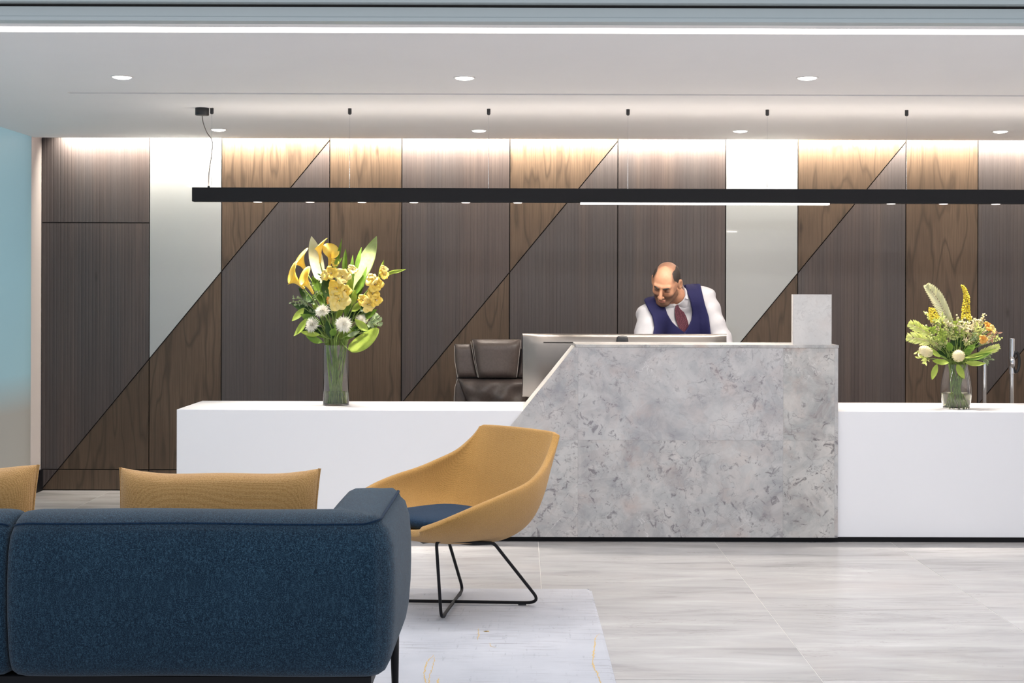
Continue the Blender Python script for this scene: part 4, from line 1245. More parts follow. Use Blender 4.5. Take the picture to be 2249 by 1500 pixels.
# hair: close-cropped at the sides and back, thin on top
def hair_f(p):
    q = hl(p); s = np.stack([np.abs(q[:, 0]), q[:, 1], q[:, 2]], 1)
    base = ellip(s, (0, 0.012, 0.028), (0.0765, 0.096, 0.088)) - 0.0035
    base = np.minimum(base, ellip(s, (0, -0.028, 0.0), (0.066, 0.062, 0.075)) - 0.0015)
    ang = np.arctan2(s[:, 0], -s[:, 1])
    front_line = (0.98 - ang + 1.2 * np.clip(s[:, 2] - 0.06, 0.0, 0.1) + 0.9 * np.clip(0.0 - s[:, 2], 0, 0.05) * 6 + 0.04 * np.sin(70 * s[:, 2])) * 0.06       # temple edge
    low = (-0.030 + 0.035 * np.clip(ang - 1.6, -0.3, 0) - s[:, 2])                       # nape and sideburn
    low = np.where(ang > 1.75, -0.055 - s[:, 2], low)
    top = s[:, 2] - (0.043 + 1.0 * s[:, 0]) + 0.0025 * np.sin(120 * s[:, 1])
    earhole = -ellip(s, (0.080, 0.006, -0.004), (0.03, 0.021, 0.034))
    return np.maximum.reduce([base * HS, front_line, low, top, earhole * HS])
hvv, hff = surface_nets(hair_f, HEAD - 0.16, HEAD + 0.16, 0.0034)
obj('hair', (hvv, hff), HAIR, man, True)
for s in (-1, 1):
    br = [hw_((s * (0.013 + 0.036 * t), -0.1035 + 0.022 * t * t, 0.0185 + 0.006 * math.sin(math.pi * t * 0.8))) for t in np.linspace(0, 1, 9)]
    obj('eyebrow', MB().tube(br, [0.0028, 0.0042, 0.0047, 0.0048, 0.0046, 0.0042, 0.0036, 0.0028, 0.0014], 8), HAIR, man, True)
# clothes
wob = lambda p, a: a * (np.sin(38 * p[:, 0] + 22 * p[:, 2] + 9 * p[:, 1]) + np.sin(55 * p[:, 2] - 31 * p[:, 0] + 17 * p[:, 1]) + 0.8 * np.sin(70 * p[:, 1] + 26 * p[:, 2]))
def shirt_f(p):
    t = smin(torso(p), arms(p), 0.03)
    k = np.clip(np.minimum(arms(p) * 0, 0), 0, 1)
    armz = np.clip((torso(p) - 0.013) / 0.03, 0, 1)
    d = t - 0.010 - armz * 0.010 + wob(p, 0.0036) * armz
    d = smax(d, -(sphere(p, WA + fA * 0.05, 0.068)), 0.006); d = smax(d, -(sphere(p, WB + fB * 0.05, 0.068)), 0.006)
    d = smax(d, 0.96 - p[:, 2], 0.005)
    d = smax(d, -(neck(p) - 0.004), 0.004)
    d = smax(d, np.minimum((p - (NEC + cn * 0.012)) @ cn, 0.115 - np.linalg.norm(p - NB, axis=1)), 0.004)
    return d
SHIRT = mottled('white_cotton', srgb(188, 187, 193), srgb(196, 195, 201), 20, 0.8, spec=0.2)
sv, sf = surface_nets(shirt_f, (0.60, 8.56, 0.94), (1.5, 9.5, 1.50), 0.0075)
obj('shirt', (sv, sf), SHIRT, man, True)
Vneck = [(1456, 660), (1466, 690), (1476, 707), (1484, 715), (1503, 730), (1512, 716), (1518, 703), (1520, 685), (1515, 657), (1507, 640), (1503, 612), (1440, 620)]
Vout = [(1414, 660), (1424, 680), (1432, 694), (1437, 716), (1434, 735), (1428, 760), (1424, 900), (1568, 900), (1562, 740), (1557, 697), (1548, 667), (1539, 628), (1530, 590), (1440, 590)]
ymid = lambda p: np.interp(p[:, 2], [PEL[2], WAI[2], CHE[2], NEC[2]], [PEL[1], WAI[1], CHE[1], NEC[1] + 0.01])
PXM = 9.0 / F_PX
def vest_f(p):
    t = torso(p); a = arms(p); armz = np.clip((t - 0.013) / 0.03, 0, 1)
    d = np.minimum(t - 0.019, smin(t, a, 0.03) - 0.019 - armz * 0.022)
    q = proj(p)
    d = smax(d, poly2d(q, Vout) * PXM, 0.006)
    vn = -poly2d(q, Vneck) * PXM
    frontness = (p[:, 1] - ymid(p))                      # negative in front
    d = smax(d, np.minimum(vn, 0.03 - frontness), 0.003)
    d = smax(d, -(neck(p) - 0.014), 0.004)
    d = smax(d, 0.90 - p[:, 2], 0.004)
    return d
VEST = mottled('navy_suiting', srgb(26, 26, 66), srgb(32, 32, 76), 400, 0.75, spec=0.25)
vv, vf = surface_nets(vest_f, (0.72, 8.70, 0.88), (1.36, 9.48, 1.47), 0.0058)
obj('waistcoat', (vv, vf), VEST, man, True)
TROUS = plain('dark_trousers', srgb(24, 24, 34), 0.85)
def trous_f(p): return smax(smax(smin(legs_f(p), torso(p), 0.04) - 0.012, p[:, 2] - 0.97, 0.005), 0.045 - p[:, 2], 0.004)
tv, tf = surface_nets(trous_f, (0.78, 8.98, 0.03), (1.30, 9.68, 1.0), 0.011)
obj('trousers', (tv, tf), TROUS, man, True)
SHOE = plain('black_shoe_leather', (0.012, 0.011, 0.011, 1), 0.3)
for xa_, xb_ in ((0.78, PEL[0]), (PEL[0], 1.30)):
    fv, ff_ = surface_nets(feet, (xa_, 9.1, -0.005), (xb_, 9.62, 0.13), 0.006)
    obj('shoe', (fv, ff_), SHOE, man, True)
# tie and collar lie on the shirt: found by walking from the front until the cloth is met
def hit(px, py, fn, extra, d0=8.5, d1=9.3):
    ds = np.linspace(d0, d1, 400); pts = np.array([P(px, py, d) for d in ds]); v = fn(pts)
    i = np.argmax(v < 0) if (v < 0).any() else int(np.argmin(v))
    return pts[i] + np.array((0, -extra, 0))
def strip(rows_, fn, extra, thick, mat, name, nseg=5, **kw):
    F_ = [[hit(xl + (xr_ - xl) * s, yl + (yr_ - yl) * s, fn, extra + 0.004 * math.sin(math.pi * s)) for s in np.linspace(0, 1, nseg)] for (xl, yl, xr_, yr_) in rows_]
    F_ = np.array(F_); Fs = F_.copy()
    for _ in range(2): Fs[1:-1] = (Fs[:-2] + Fs[1:-1] * 2 + Fs[2:]) / 4
    B_ = Fs + np.array((0, thick, 0))
    m = MB().grid(Fs, flip=True); m.grid(B_)
    a, b = Fs.shape[:2]
    ring = [(0, j) for j in range(b)] + [(i, b - 1) for i in range(1, a)] + [(a - 1, j) for j in range(b - 2, -1, -1)] + [(i, 0) for i in range(a - 2, 0, -1)]
    m.grid([[Fs[i][j] for i, j in ring], [B_[i][j] for i, j in ring]], closed_u=True)
    return obj(name, m, mat, man, True, **kw)
def tie_mat():
    M = Mat('burgundy_tie'); M.set(Roughness=0.55)
    w = M.node('ShaderNodeTexWave'); w.inputs['Scale'].default_value = 55; w.bands_direction = 'DIAGONAL'; M.link(M.coords((1, 0.4, 1), rot=(0, 0.5, 0)), w.inputs['Vector'])
    v = M.node('ShaderNodeTexVoronoi'); v.inputs['Scale'].default_value = 190; v.inputs['Randomness'].default_value = 0.2; M.link(M.coords(), v.inputs['Vector'])
    f = M.math('MULTIPLY', M.ramp(w.outputs['Fac'], [(0.45, (0.2,) * 3), (0.6, (1,) * 3)]), M.ramp(v.outputs['Distance'], [(0.25, (1,) * 3), (0.45, (0,) * 3)]))
    M.color(M.mix(f, srgb(66, 24, 40), srgb(158, 96, 108)))
    return M.m
TIE = tie_mat()
strip([(1481, 664, 1493, 655), (1481.5, 668, 1491.5, 661), (1484, 673, 1490, 668)], shirt_f, 0.016, 0.014, TIE, 'tie_knot')
strip([(1483.5, 671, 1490, 668), (1481, 680, 1496, 676), (1480.5, 690, 1502, 685), (1484, 702, 1508, 696), (1487, 713, 1512, 706), (1491, 722, 1513, 716), (1497, 731, 1512, 728)], shirt_f, 0.012, 0.007, TIE, 'tie')
band_f = lambda p: np.maximum.reduce([np.abs(neck(p) - 0.0095) - 0.0042, (p - (NEC + cn * 0.062)) @ cn, -(p - (NEC - cn * 0.045)) @ cn, np.linalg.norm(p - (NEC + cn * 0.01), axis=1) - 0.14])
cv_, cf_ = surface_nets(band_f, NEC - 0.14, NEC + 0.14, 0.0042)
obj('collar_band', (cv_, cf_), SHIRT, man, True)
both = lambda p: np.minimum(shirt_f(p), band_f(p))
strip([(1490, 626, 1500, 626), (1489, 636, 1506, 637), (1488, 646, 1510, 650), (1488, 655, 1511, 656.5)], both, 0.010, 0.006, SHIRT, 'collar')
strip([(1455, 664, 1476, 668), (1458, 668, 1480, 670), (1463, 676, 1481, 673)], both, 0.008, 0.006, SHIRT, 'collar')
obj('waistcoat_button', MB().lathe([(0.0, -0.003), (0.005, -0.003), (0.006, 0.0), (0.0, 0.002)], hit(1503.5, 734, vest_f, 0.001), 14, axis='y'), plain('dark_button', (0.02, 0.02, 0.05, 1), 0.3), man, True)
# ================================================================== FLOWERS AND VASES
def leafy(name, c1, c2, rough=0.5):
    M = Mat(name); M.set(Roughness=rough, Specular_IOR_Level=0.3)
    M.b.inputs['Transmission Weight'].default_value = 0.0
    n = M.noise(M.coords((6, 6, 6)), 4.0, 3)
    c = M.ramp(n, [(0.3, c1), (0.7, c2)]); M.color(c)
    tl = M.node('ShaderNodeBsdfTranslucent'); M.link(c, tl.inputs['Color']); mx = M.node('ShaderNodeMixShader'); mx.inputs[0].default_value = 0.38
    M.link(M.b.outputs[0], mx.inputs[1]); M.link(tl.outputs[0], mx.inputs[2]); M.link(mx.outputs[0], M.n['Material Output'].inputs['Surface'])
    return M.m
LEAF = leafy('leaf_green', srgb(96, 132, 48), srgb(132, 164, 66)); LEAFD = leafy('dark_leaf', srgb(48, 78, 38), srgb(66, 98, 48))
LEAFL = leafy('lime_leaf', srgb(160, 184, 76), srgb(188, 204, 104)); LEAFP = leafy('pale_leaf', srgb(222, 222, 178), srgb(240, 238, 208))
LEAFS = leafy('striped_leaf', srgb(182, 204, 124), srgb(210, 224, 164)); SAGE = leafy('sage_leaf', srgb(138, 158, 118), srgb(176, 190, 150)); STEM = leafy('stem_green', srgb(134, 162, 82), srgb(172, 194, 112))
YEL = leafy('yellow_petal', srgb(254, 224, 92), srgb(255, 236, 136)); YELP = leafy('butter_petal', srgb(253, 232, 136), srgb(254, 242, 176))
ORA = leafy('orange_petal', srgb(240, 186, 92), srgb(246, 204, 120)); WHI = leafy('white_petal', srgb(250, 247, 236), srgb(254, 252, 246))
CRM = leafy('cream_flower', srgb(232, 222, 184), srgb(242, 234, 204)); GRN = leafy('green_bract', srgb(214, 222, 134), srgb(234, 238, 176)); GLD = leafy('goldenrod', srgb(222, 206, 62), srgb(238, 224, 96)); PNK = leafy('dusty_pink', srgb(190, 148, 128), srgb(212, 172, 150))

def unit(v): v = np.array(v, float); return v / (np.linalg.norm(v) + 1e-12)
def frame(d):
    d = unit(d); r = np.array((0, 0, 1.0)) if abs(d[2]) < 0.95 else np.array((1.0, 0, 0))
    a = unit(np.cross(r, d)); b = np.cross(d, a); return a, b, d
def leaf(mb, base, tip, width, face=(0, -1, 0.2), bend=0.0, fold=0.25, shape=0.9, n=12, pleat=0.0, wave=0.0, peak=0.45, thick=0.0016):
    """one blade with a folded midrib; two skins so that it has a thickness"""
    base, tip = np.array(base, float), np.array(tip, float); ax = tip - base; L = np.linalg.norm(ax); d = ax / L
    s = unit(np.cross(d, unit(face))); nrm = np.cross(s, d)
    if np.dot(nrm, unit(face)) < 0: nrm = -nrm
    G = []
    ws = list(np.linspace(-1, 1, 15)) if pleat else [-1, -0.5, 0, 0.5, 1]
    for i in range(n + 1):
        t = i / n
        w = width / 2 * (math.sin(math.pi * (t ** (math.log(0.5) / math.log(peak)))) ** shape if 0 < t < 1 else 0.02)
        w = max(w, width * 0.02)
        c = base + ax * t + nrm * bend * L * (4 * t * (1 - t)) * -1 + nrm * bend * L * 0.0
        row = []
        for k, u in enumerate(ws):
            z = fold * w * abs(u) + (pleat * w * (0.5 if k % 2 else -0.5)) + wave * w * math.sin(9 * t + 3 * u)
            row.append(c + s * w * u + nrm * z)
        G.append(row)
    G = np.array(G)
    mb.grid(G); mb.grid(G - nrm * thick, flip=True)
    return mb
def ball(mb, c, r): return mb.ell(c, (r, r, r), 6, 4)

class Vase:
    def __init__(s, c, rim_z, rim_r, bot_r): s.c = np.array(c); s.rim = rim_z; s.rr = rim_r; s.br = bot_r; s.k = 0
    def stem(s, head, bow=0.0):
        """path from the vase bottom, over the rim, to the head"""
        s.k += 1; a = s.k * 2.399963; head = np.array(head, float)
        out = head - s.c; ho = np.array((out[0], out[1], 0)); h = np.linalg.norm(ho) + 1e-6
        lean = min(1.0, h / 0.12)
        rim = s.c + ho / h * s.rr * 0.68 * lean + np.array((math.cos(a), math.sin(a), 0)) * s.rr * 0.26
        rim[2] = s.rim
        bot = s.c - ho / h * s.br * 0.15 * lean + np.array((math.cos(a * 1.7), math.sin(a * 1.7), 0)) * s.br * 0.80 * math.sqrt(((s.k * 0.618) % 1) * 0.9 + 0.1)
        bot[2] = s.c[2] + 0.012
        v = head - rim; L = np.linalg.norm(v)
        mid = rim + v * 0.5 + np.array((0, 0, 1)) * L * 0.10 * lean - ho / h * L * 0.06 * lean
        return catmull([bot, rim, mid, head], 16), unit(head - mid)
def flower(name, label, cat, group, vase, head, r=0.0035, stem_mat=None):
    p, d = vase.stem(head)
    if group and ('inner' in group or group in (GL, GB)): p = p[5:]
    o = thing(name, p[0], label, cat, group)
    obj('stem', MB().tube(p, [r] * (len(p) - 4) + [r * 0.95, r * 0.9, r * 0.85, r * 0.8], 7), stem_mat or STEM, o, True)
    return o, np.array(head, float), d, p

GL = 'broad green leaves around the tall vase rim'; GB = 'green leaves low in the right bouquet'
# ---------- tall cylinder vase
VY = 8.325
c1 = P(738, 891, VY); c1[2] = dz
vr = 28.3 / F_PX * VY; vh = P(738, 757.5, VY)[2] - dz
v1 = thing('glass_vase', c1, 'tall clear cylinder vase of water on the left counter', 'vase')
obj('glass', MB().lathe([(0.0, 0.0005), (vr - 0.002, 0.0005), (vr, 0.003), (vr, vh - 0.001), (vr - 0.001, vh), (vr - 0.003, vh), (vr - 0.004, vh - 0.001), (vr - 0.004, 0.014), (vr - 0.008, 0.011), (0.0, 0.010)], c1, 48), VGLASS, v1); auto_smooth(bpy.data.objects['glass'], 40)
wz = P(738, 857.5, VY)[2] - dz
wob_ = obj('water', MB().lathe([(0.0, 0.0106), (vr - 0.009, 0.0116), (vr - 0.0046, 0.015), (vr - 0.0046, wz), (0.0, wz)], c1, 48), WATER, v1); auto_smooth(wob_, 40)
VA = Vase(c1, dz + vh, vr - 0.006, vr - 0.012)
GC = 'yellow calla lilies in the tall vase'
def calla(px, py, d, aim, L, R, label):
    """trumpet rolled round a spadix; (px, py) is where the trumpet meets the stem"""
    o, h, _d, _p = flower('calla_lily', label, 'flower', GC, VA, P(px, py, d), 0.0042)
    a, b, ax = frame(aim)
    # turn the frame so that b points away from the long tip side
    G = []; nt, na = 14, 24
    for i in range(nt + 1):
        t = i / nt; row = []
        for k in range(na + 1):
            th = -math.pi + 2 * math.pi * k / na
            r = R * (0.16 + 0.14 * t + 0.70 * t ** 3.2)
            tip = 0.5 + 0.5 * math.cos(th)
            ext = L * (t * (0.72 + 0.40 * tip) - 0.10 * t ** 4 * (1 - tip))
            flare = R * 0.5 * t ** 6 * (0.4 + tip)
            rr = r + flare
            row.append(h + ax * ext + (a * math.sin(th) + b * math.cos(th)) * rr * (1.0 + (0.10 * (th / math.pi) if t > 0.3 else 0)))
        G.append(row)
    G = np.array(G); m = MB().grid(G)
    so = obj('spathe', m, YEL, o, True); sd = so.modifiers.new('thick', 'SOLIDIFY'); sd.thickness = 0.0015
    obj('spadix', MB().tube([h + ax * L * 0.1, h + ax * L * 0.45, h + ax * L * 0.72], [0.004, 0.0042, 0.002], 8), ORA, o, True)
calla(668, 634, 8.25, (-0.62, -0.25, 0.72), 0.135, 0.042, 'yellow calla lily lowest at the left edge of the tall bouquet')
calla(674, 600, 8.30, (-0.38, -0.15, 0.90), 0.120, 0.038, 'yellow calla lily with frilled mouth above the leftmost one in the tall bouquet')
calla(688, 645, 8.22, (-0.45, -0.3, 0.85), 0.135, 0.036, 'yellow calla lily just right of the lowest one in the tall bouquet')
calla(703, 578, 8.27, (0.03, -0.2, 0.97), 0.135, 0.025, 'tall upright yellow calla lily in front of the white leaf')
calla(723, 590, 8.30, (0.12, -0.3, 0.93), 0.125, 0.034, 'yellow calla lily right of the upright one, mouth towards the lobby')
# big leaves of the tall bouquet
def leaf_thing(name, label, vase, base_px, tip_px, d0, d1, w, mat, stem_r=0.003, group=None, cat='leaf', **kw):
    b = P(*base_px, d0); t_ = P(*tip_px, d1)
    o, h, d, p = flower(name, label, cat, group, vase, b, stem_r)
    obj('blade', leaf(MB(), b, t_, w, **kw), mat, o, True)
    return o
leaf_thing('broad_leaf', 'white variegated broad leaf standing behind the yellow calla lilies', VA, (712, 655), (684, 519), 8.36, 8.40, 0.082, LEAFP, face=(0.1, -1, 0.1), peak=0.60, shape=0.75, fold=0.12)
leaf_thing('broad_leaf', 'long pale green striped leaf leaning to the upper right', VA, (776, 640), (827, 519), 8.33, 8.38, 0.098, LEAFS, face=(-0.2, -1, 0.2), peak=0.5, shape=0.8, fold=0.1, pleat=0.16)
leaf_thing('broad_leaf', 'narrow green leaf below the long striped leaf at right', VA, (784, 660), (806, 585), 8.28, 8.32, 0.034, LEAF, face=(-0.2, -1, 0.1))
GS = 'sword shaped green leaves in the tall vase'
for (bx, by, tx, ty, w, lb, mt) in (((757), 612, 759, 546, 0.034, 'green sword leaf standing between the callas and the long leaf', LEAF), (765, 668, 775, 560, 0.040, 'green sword leaf in front of the long striped leaf', LEAF),
        (780, 600, 794, 543, 0.028, 'green sword leaf behind the long striped leaf', LEAF), (728, 650, 718, 582, 0.030, 'dark green sword leaf beside the central yellow blooms', LEAFD),
        (699, 660, 694, 612, 0.030, 'short green blade under the upright calla lily', LEAF), (711, 665, 708, 622, 0.036, 'short lime blade beside the central yellow blooms', LEAF),
        (737, 590, 751, 524, 0.020, 'slim green bud at the very top between two callas', LEAF), (728, 596, 752, 565, 0.024, 'slim green blade crossing the yellow calla mouth', LEAF)):
    leaf_thing('sword_leaf', lb, VA, (bx, by), (tx, ty), 8.27 + 0.02 * RNG.random(), 8.29, w, mt, 0.0025, GS, face=(RNG.uniform(-0.5, 0.5), -1, 0), fold=0.3)
# gladioli: blooms up a stalk
def bloom(mb, c, aim, R, rr):
    a, b, ax = frame(aim)
    for k in range(6):
        th = k * math.pi / 3 + rr.uniform(-0.15, 0.15); rad = a * math.cos(th) + b * math.sin(th)
        inner = 0.85 if k % 2 else 1.0
        base = c + rad * R * 0.06; tip = c + rad * R * inner + ax * R * (0.35 + rr.uniform(-0.1, 0.15))
        leaf(mb, base, tip, R * 0.92 * inner, face=ax - rad * 0.5, bend=-0.2, fold=-0.1, shape=0.8, n=10, wave=0.34, peak=0.58, thick=0.001)
    return mb
def gladiolus(label, top, blooms, tip=None, buds=(), d=8.25):
    o, h, dr, p = flower('gladiolus', label, 'flower', 'yellow gladioli in the tall vase', VA, P(*top, d), 0.0042)
    rr = random.Random(int(top[0]))
    for (px, py, R, aim, mt) in blooms:
        c = P(px, py, d - 0.02)
        bl = obj('bloom', bloom(MB(), c, aim, R, rr), mt, o, True)
        ax = unit(aim)
        obj('stamens', MB().tube([c, c + ax * R * 0.5], 0.0022, 6).tube([c, c + ax * R * 0.45 + np.array((0.006, 0, 0.004))], 0.0016, 6), CRM, bl, True)
    for (x0, y0, x1, y1, w) in buds:
        obj('bud', leaf(leaf(MB(), P(x0, y0, d), P(x1, y1, d), w, fold=0.6), P(x0, y0, d), P(x1, y1, d), w, face=(0.9, -0.4, 0.3), fold=0.6), LEAFL, o, True)
    return o
gladiolus('yellow gladiolus with large open blooms at the centre of the tall bouquet', (750, 612),
          [(745, 660, 0.072, (0.05, -1, 0.05), YELP), (740, 634, 0.056, (-0.3, -1, 0.2), YEL), (756, 640, 0.046, (0.5, -1, 0.1), YEL), (752, 609, 0.054, (0.2, -1, 0.4), YELP), (730, 603, 0.054, (-0.5, -0.8, 0.4), YEL), (716, 604, 0.036, (-0.7, -0.8, 0.2), YELP), (773, 594, 0.036, (0.5, -0.8, 0.5), YELP)], buds=((736, 584, 742, 566, 0.02),), d=8.19)
gladiolus('yellow gladiolus arching out to the right of the tall bouquet', (838, 606),
          [(823, 625, 0.054, (0.35, -0.9, 0.2), YEL), (818, 616, 0.046, (-0.4, -1, 0.4), YELP), (841, 604, 0.038, (0.6, -0.7, 0.4), YEL), (843, 592, 0.028, (0.5, -0.8, 0.6), YELP), (818, 646, 0.044, (0.2, -0.9, 0.3), YEL), (824, 658, 0.044, (0.6, -0.8, -0.3), YEL), (806, 668, 0.054, (0.6, -0.75, -0.1), YELP), (798, 660, 0.04, (0.1, -0.9, 0.3), YEL)],
          buds=((832, 612, 843, 571, 0.022), (846, 604, 878, 592, 0.020), (858, 601, 892, 591, 0.016)), d=8.24)
gladiolus('small orange gladiolus bud stalk left of the central blooms', (726, 664), [(724, 660, 0.024, (-0.6, -0.8, 0.1), ORA), (735, 578, 0.026, (0.3, -0.9, 0.3), YEL)], d=8.22)
# white spider chrysanthemums
def mum(px, py, d, R, aim, label, group, vase, mats=(WHI, CRM), n=190):
    o, h, dr, p = flower('chrysanthemum', label, 'flower', group, vase, P(px, py, d), 0.003)
    a, b, ax = frame(aim); rr = random.Random(int(px * 7)); m = MB()
    for k in range(n):
        ph = math.acos(1 - 1.15 * (k + 0.5) / n); th = k * 2.39996
        dr_ = unit((a * math.cos(th) + b * math.sin(th)) * math.sin(ph) + ax * math.cos(ph))
        L = R * (0.5 + 0.5 * math.sin(ph)) * rr.uniform(0.8, 1.15)
        leaf(m, h + dr_ * R * 0.12, h + dr_ * L, R * 0.10, face=ax + dr_ * 0.1, bend=-0.08, n=3, fold=0.5, thick=0.0008)
    pt_ = obj('petals', m, mats[0], o, True); pt_['kind'] = 'stuff'
    obj('centre', MB().ell(h + ax * R * 0.22, (R * 0.22,) * 3, 10, 8), mats[1], o, True)
GW = 'white spider chrysanthemums in the tall vase'
mum(755, 713, 8.19, 0.052, (0.05, -1, 0.15), 'white spider chrysanthemum facing the lobby just above the tall vase rim', GW, VA)
mum(709, 684, 8.23, 0.048, (-0.2, -0.7, 0.65), 'white spider chrysanthemum below the lime blades', GW, VA)
mum(687, 714, 8.24, 0.050, (-0.5, -0.75, 0.3), 'white spider chrysanthemum at the lower left of the tall bouquet', GW, VA)
mum(794, 702, 8.27, 0.034, (0.5, -0.8, 0.2), 'small pale chrysanthemum half hidden at the right of the tall bouquet', GW, VA)
# lower foliage
GL = 'broad green leaves around the tall vase rim'
for (bx, by, tx, ty, w, mt, lb) in ((668, 676, 641, 705, 0.040, LEAFL, 'lime leaf drooping at the far left of the tall bouquet'), (672, 700, 645, 738, 0.046, LEAFL, 'second drooping lime leaf below the far left one'),
        (703, 735, 659, 728, 0.036, LEAFL, 'flat lime leaf left of the rim'), (709, 752, 672, 738, 0.040, LEAF, 'bright leaf touching the left rim of the tall vase'),
        (727, 738, 736, 721, 0.040, LEAF, 'small upright leaf just above the rim'), (808, 727, 779, 701, 0.046, LEAFL, 'lime folded leaf right of the front chrysanthemum'),
        (762, 738, 790, 727, 0.030, SAGE, 'grey green leaf right above the rim'), (772, 672, 780, 636, 0.040, LEAFL, 'upright lime leaf right of the big bloom'), (772, 684, 796, 662, 0.040, LEAFL, 'folded lime leaf under the right gladiolus'),
        (756, 700, 797, 678, 0.044, LEAFD, 'dark leaf behind the right gladiolus stalk'), (760, 722, 798, 742, 0.040, LEAFD, 'dark leaf behind the round palm leaf'), (738, 702, 730, 676, 0.040, LEAFD, 'dark leaf under the big bloom'),
        (718, 715, 703, 700, 0.034, LEAFD, 'dark leaf between two chrysanthemums'), (775, 706, 764, 680, 0.044, LEAFD, 'dark leaf above the front chrysanthemum'), (720, 735, 700, 718, 0.03, LEAFD, 'dark leaf at the left above the rim'), (783, 720, 806, 705, 0.05, LEAFD, 'dark leaf behind the pale chrysanthemum')):
    leaf_thing('green_leaf', lb, VA, (bx, by), (tx, ty), 8.25 + 0.05 * RNG.random() + (0.04 if mt is LEAFD else -0.03), 8.24 + (0.07 if mt is LEAFD else -0.01), w, mt, 0.002, GL, face=(RNG.uniform(-0.4, 0.4), -1, 0.5), fold=0.3, bend=0.12)
leaf_thing('palm_leaf', 'round pleated palm leaf curling over the right rim of the tall vase', VA, (765, 768), (832, 722), 8.22, 8.20, 0.125, LEAFL, face=(-0.25, -0.8, 0.75), shape=0.5, fold=0.12, pleat=0.16, peak=0.45, n=18, bend=0.08)
leaf_thing('palm_leaf', 'pale pleated palm leaf behind the variegated sprig', VA, (785, 718), (808, 676), 8.30, 8.33, 0.075, LEAFP, face=(0.1, -1, 0.2), shape=0.5, pleat=0.14)
def sprig(label, vase, base_px, tips, d, mats, leaf_w, leaf_l, n, group, name='foliage_sprig', cat='foliage', berries=0.0):
    o, h, dr, p = flower(name, label, cat, group, vase, P(*base_px, d), 0.0022)
    rr = random.Random(int(base_px[0] + base_px[1])); m = MB(); tw = MB()
    for (tx, ty) in tips:
        t = P(tx, ty, d - 0.02 + 0.05 * rr.random()); v = t - h
        path = catmull([h, h + v * 0.5 + np.array((0, 0, 0.012)), t], 8); tw.tube(path, 0.0013, 5)
        for k in range(n):
            c = path[0] + (path[-1] - path[0]) * (0.2 + 0.8 * k / n); c = path[min(7, int(1 + 7 * k / n))] if n < 9 else c
            if berries:
                ball(m, c + np.array([rr.uniform(-1, 1) for _ in range(3)]) * berries * 1.6, berries * rr.uniform(0.7, 1.2))
            else:
                dd = unit(unit(v) * 0.6 + np.array([rr.uniform(-1, 1), rr.uniform(-0.8, 0.3), rr.uniform(-1, 1)]))
                leaf(m, c, c + dd * leaf_l * rr.uniform(0.7, 1.1), leaf_w, face=(rr.uniform(-0.4, 0.4), -1, 0.3), n=5, thick=0.0008)
    obj('twigs', tw, STEM, o, True)
    q = obj('berries' if berries else 'leaves', m, mats, o, True); q['kind'] = 'stuff'
    return o
sprig('fine grey green sprig at the left of the tall bouquet', VA, (676, 668), [(640, 664), (645, 655), (650, 671), (668, 640)], 8.27, SAGE, 0.009, 0.020, 8, 'foliage sprigs in the tall vase')
sprig('white flecked sprig between the callas and the chrysanthemums', VA, (690, 655), [(683, 622), (700, 640), (716, 640), (690, 668)], 8.25, SAGE, 0.008, 0.016, 8, 'foliage sprigs in the tall vase')
sprig('variegated leafy sprig at the right of the tall bouquet', VA, (806, 716), [(832, 696), (838, 706), (836, 718), (822, 700)], 8.25, SAGE, 0.020, 0.032, 6, 'foliage sprigs in the tall vase')
sprig('dark fern sprig hanging left of the tall vase centre', VA, (702, 725), [(672, 706), (680, 725), (694, 742)], 8.28, LEAFD, 0.010, 0.028, 8, 'foliage sprigs in the tall vase')

rq = random.Random(21)
_inner = [(700, 690, -60, -24), (716, 676, -20, -46), (730, 700, -14, -50), (742, 700, 4, -44), (758, 690, 16, -50), (770, 706, 40, -34), (784, 700, 44, -20), (776, 722, 50, 2), (764, 730, 46, -18), (706, 712, -46, -22), (712, 728, -48, -4),
          (722, 742, -40, -26), (732, 744, -16, -40), (746, 746, 12, -44), (756, 744, 34, -30), (724, 660, -14, -50), (708, 650, -22, -44), (690, 668, -34, -36), (762, 660, 10, -54), (776, 650, 22, -46), (790, 684, 36, -32), (736, 680, -4, -46), (748, 676, 12, -40), (720, 700, -36, -34)]
_hue = ('dark green', 'mid green', 'lime green'); _hm = (LEAFD, LEAF, LEAFL)
for k, (px, py, vx, vy) in enumerate(_inner):
    h_ = (0, 1, 0, 2, 1)[k % 5]
    way = ('up' if abs(vx) < 20 else ('up left' if vx < 0 else 'up right')) if vy < -20 else ('left' if vx < 0 else 'right')
    zone = 'just above the tall vase rim' if py > 718 else 'behind the white chrysanthemums' if py > 698 else 'over the white chrysanthemums' if py > 678 else 'among the yellow blooms'
    leaf_thing('green_leaf', 'broad %s leaf pointing %s %s' % (_hue[h_], way, zone), VA, (px, py), (px + vx, py + vy), 8.255 + 0.05 * rq.random(), 8.25 + 0.05 * rq.random(), rq.uniform(0.042, 0.06), _hm[h_], 0.0018, 'inner leaves of the tall bouquet', face=(rq.uniform(-0.5, 0.5), -1, 0.4), fold=0.3, bend=0.1)
